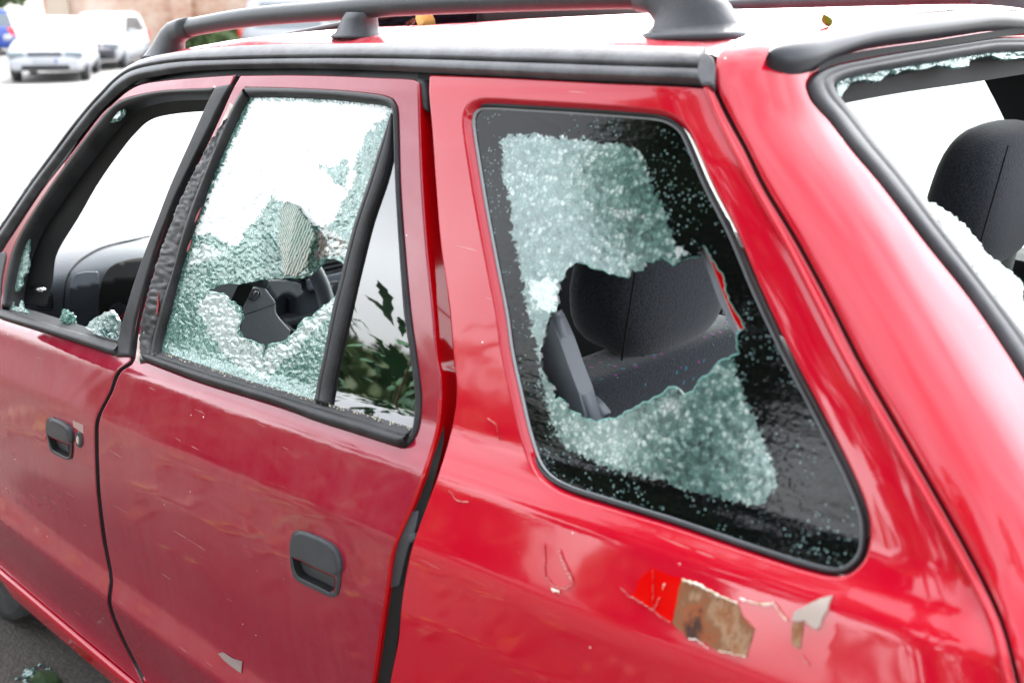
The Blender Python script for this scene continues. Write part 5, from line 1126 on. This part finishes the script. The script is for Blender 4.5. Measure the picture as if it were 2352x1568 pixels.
for k, x in enumerate(np.arange(-7.0, 34, 4.1)):
    bm = bmesh.new(); prism(bm, [(x, 0), (x+.7, 0), (x+.7, 4.0), (x, 4.0)], -.22, -.003, 'y'); bm_obj('pilaster', bm, m_plaster if k in (0,) else m_brick, bld, smooth=False)
for x in np.arange(-4.6, 32, 4.1):
    bm = bmesh.new(); prism(bm, [(x, 2.4), (x+1.6, 2.4), (x+1.6, 3.6), (x, 3.6)], -.06, -.003, 'y'); wdw = bm_obj('window', bm, m_plaster, bld, smooth=False)
    bm = bmesh.new(); prism(bm, [(x+.12, 2.5), (x+1.48, 2.5), (x+1.48, 3.5), (x+.12, 3.5)], -.08, -.063, 'y'); bm_obj('pane', bm, m_win, wdw, smooth=False)
bm = bmesh.new(); prism(bm, [(-7.6, 4.2), (34.4, 4.2), (34.4, 4.45), (-7.6, 4.45)], -.3, .9, 'y'); bm_obj('roof', bm, m_plaster, bld, smooth=False)

def parked(name, pos, yaw, col, label, L=4.4, W=1.75, H=1.45, wagon=False, rear_lamps=False, dark_low=False, group='cars parked in the far car park', mist=m_pale_glass):
    """x forward, y left, built from cross-sections along the length"""
    root = empty(name, pos, yaw, label=label, cat='car', group=group)
    h = L/2
    st = [(-h, .34, .80, .80), (-h+.06, .28, .92, .88), (-h+.5, .24, .98 if not wagon else 1.0, .97), (-h*.4, .22, .96, 1.), (0, .22, .95, 1.), (h*.45, .22, .93, 1.), (h-.55, .24, .84, .98), (h-.15, .26, .72, .90), (h, .34, .56, .76)]
    V = []; n = 0
    for (x, zb, zt, wf) in st:
        w_ = W/2*wf
        ring = [(-w_*.90, zb), (-w_, zb+.18), (-w_, zb+(zt-zb)*.6), (-w_*.94, zt-.05), (-w_*.82, zt), (0, zt+.03), (w_*.82, zt), (w_*.94, zt-.05), (w_, zb+(zt-zb)*.6), (w_, zb+.18), (w_*.90, zb)]
        n = len(ring); V += [(x, y, z) for y, z in ring]
    fs = [[i*n+k, i*n+(k+1) % n, (i+1)*n+(k+1) % n, (i+1)*n+k] for i in range(len(st)-1) for k in range(n)]
    fs += [list(range(n))[::-1], [(len(st)-1)*n+k for k in range(n)]]
    o = mesh('body', V, fs, col, root); 
    rx0 = -h+.75 if not wagon else -h+.35
    cab = [(-h+.25 if wagon else -h+.35, .95, .80), (rx0, H-.08, .66), (rx0+.4, H, .64), (.1, H, .64), (.35, H-.06, .66), (h-1.05, .90, .80)]
    V = []; 
    for (x, z, wf) in cab:
        w_ = W/2*wf; V += [(x, -W/2*.84 if 0 else -w_-.04, z-.03), (x, -w_+.06, z), (x, w_-.06, z), (x, w_+.04, z-.03)]
    base = [(cab[0][0], .90), (cab[1][0], .90), (cab[2][0], .9), (cab[3][0], .9), (cab[4][0], .9), (cab[5][0], .86)]
    nb = len(V); V += [(x, -W/2*.90, z) for x, z in base]+[(x, W/2*.90, z) for x, z in base]
    roof_f = [[i*4+k, i*4+k+1, (i+1)*4+k+1, (i+1)*4+k] for i in range(5) for k in range(3)]
    sidef = [[i*4, (i+1)*4, nb+i+1, nb+i] for i in range(5)]+[[i*4+3, nb+6+i, nb+6+i+1, (i+1)*4+3] for i in range(5)]
    mi = [0 if 3 <= i < 12 else 1 for i in range(15)]
    cabin = mesh('cabin', V, [f for f, m_ in zip(roof_f, mi) if m_ == 0]+[[a, b, c, d] for a, b, c, d in sidef], col, root)
    mesh('windscreen', [V[i] for i in (16, 17, 18, 19, 20, 21, 22, 23)], [[0, 1, 5, 4], [1, 2, 6, 5], [2, 3, 7, 6]], mist, root)
    mesh('rear_window', [V[i] for i in range(8)], [[0, 1, 5, 4], [1, 2, 6, 5], [2, 3, 7, 6]], mist, root)
    for s in (-1, 1):
        ysd = W/2*.9
        q = [(cab[1][0]+.25, .97), (cab[1][0]+.45, H-.14), (.05, H-.12), (h-1.35, .97)]
        def yy(z): return s*(ysd+( (W/2*.66+.04)-ysd)*(z-.9)/(H-.06-.9)+.012)
        mesh('side_window', [(x, yy(z), z) for x, z in q], [[0, 1, 2, 3]], m_carglass, root, smooth=False)
        rbox('door_mirror', (h-1.45, s*(W/2+.07), .98), (.12, .20, .13), col, root, r=.04)
        lampm = m_redlamp if rear_lamps else m_pale_glass
        rbox('headlight', (h-.16, s*W*.36, .64), (.28, .40, .15), m_pale_glass, root, r=.05)
        rbox('tail_lamp', (-h+.08, s*W*.40, .80), (.14, .22, .30), m_redlamp, root, r=.04)
        for x in (-h+.75, h-.82):
            t = tube('wheel', [(x, s*(W/2-.20), .31), (x, s*(W/2-.19), .31), (x, s*(W/2-.02), .31), (x, s*(W/2-.01), .31)], [.27, .31, .31, .27], m_tyre, root, seg=28, up=(1, 0, 0))
            tube('rim', [(x, s*(W/2-.02), .31), (x, s*(W/2+.012), .31)], [.21, .19], m_guide, t, seg=20, up=(1, 0, 0))
    rbox('grille', (h-.055, 0, .655), (.12, .75, .09), m_plastic, root, r=.02)
    rbox('bumper', (h-.04, 0, .42), (.22, W*.86, .26), m_plastic if dark_low else col, root, r=.06)
    rbox('lower_grille', (h+.035, 0, .36), (.10, 1.05, .10), m_black, root, r=.03)
    pl = rbox('number_plate', (h+.075, 0, .50), (.02, .52, .11), m_white, root, r=.004, seg=1)
    rbox('plate_band', (h+.087, .24, .50), (.004, .04, .10), m_blue, pl, r=.001, seg=1)
    rbox('number_plate', (-h-.01, 0, .66), (.02, .52, .11), m_white, root, r=.004, seg=1)
    return root
def gp3(u, v): 
    p = onplane(np.array([[u, v]], float), 2, -.37)[0]; return (p[0], p[1], -.37)
back = math.atan2(-hd.y, -hd.x)
parked('parked_car', tuple(Vector(gp3(135, 177))), back+R(-12)+R(28), m_white, 'white saloon facing us, nearest of the cars in the far car park')
parked('parked_car', tuple(Vector(gp3(250, 151))), back+R(6), m_white, 'white hatchback with a dark lower bumper, behind and right of the white saloon', H=1.5, wagon=True, dark_low=True)
parked('parked_car', tuple(Vector(gp3(22, 122))), back+R(190), m_blue, 'blue car seen from behind at the left edge, with a red tail lamp', wagon=True, H=1.5, rear_lamps=True)
parked('parked_car', tuple(Vector(gp3(715, 134))), back+R(80), m_white, 'white van partly hidden behind the roof of the red car', H=1.9, wagon=True)
def bush(u, v, w_, h, lab):
    p = gp3(u, v); return tree('shrub', p[0], p[1], h, w_, 3500, m_lf3, lab, int(u), ls=.16, trunk_h=.1, low=True)
bush(495, 136, .8, 1.1, 'round green shrub in front of the brick building, seen under the roof rail')
bush(430, 136, .5, .7, 'smaller pale shrub left of the round one by the brick building')
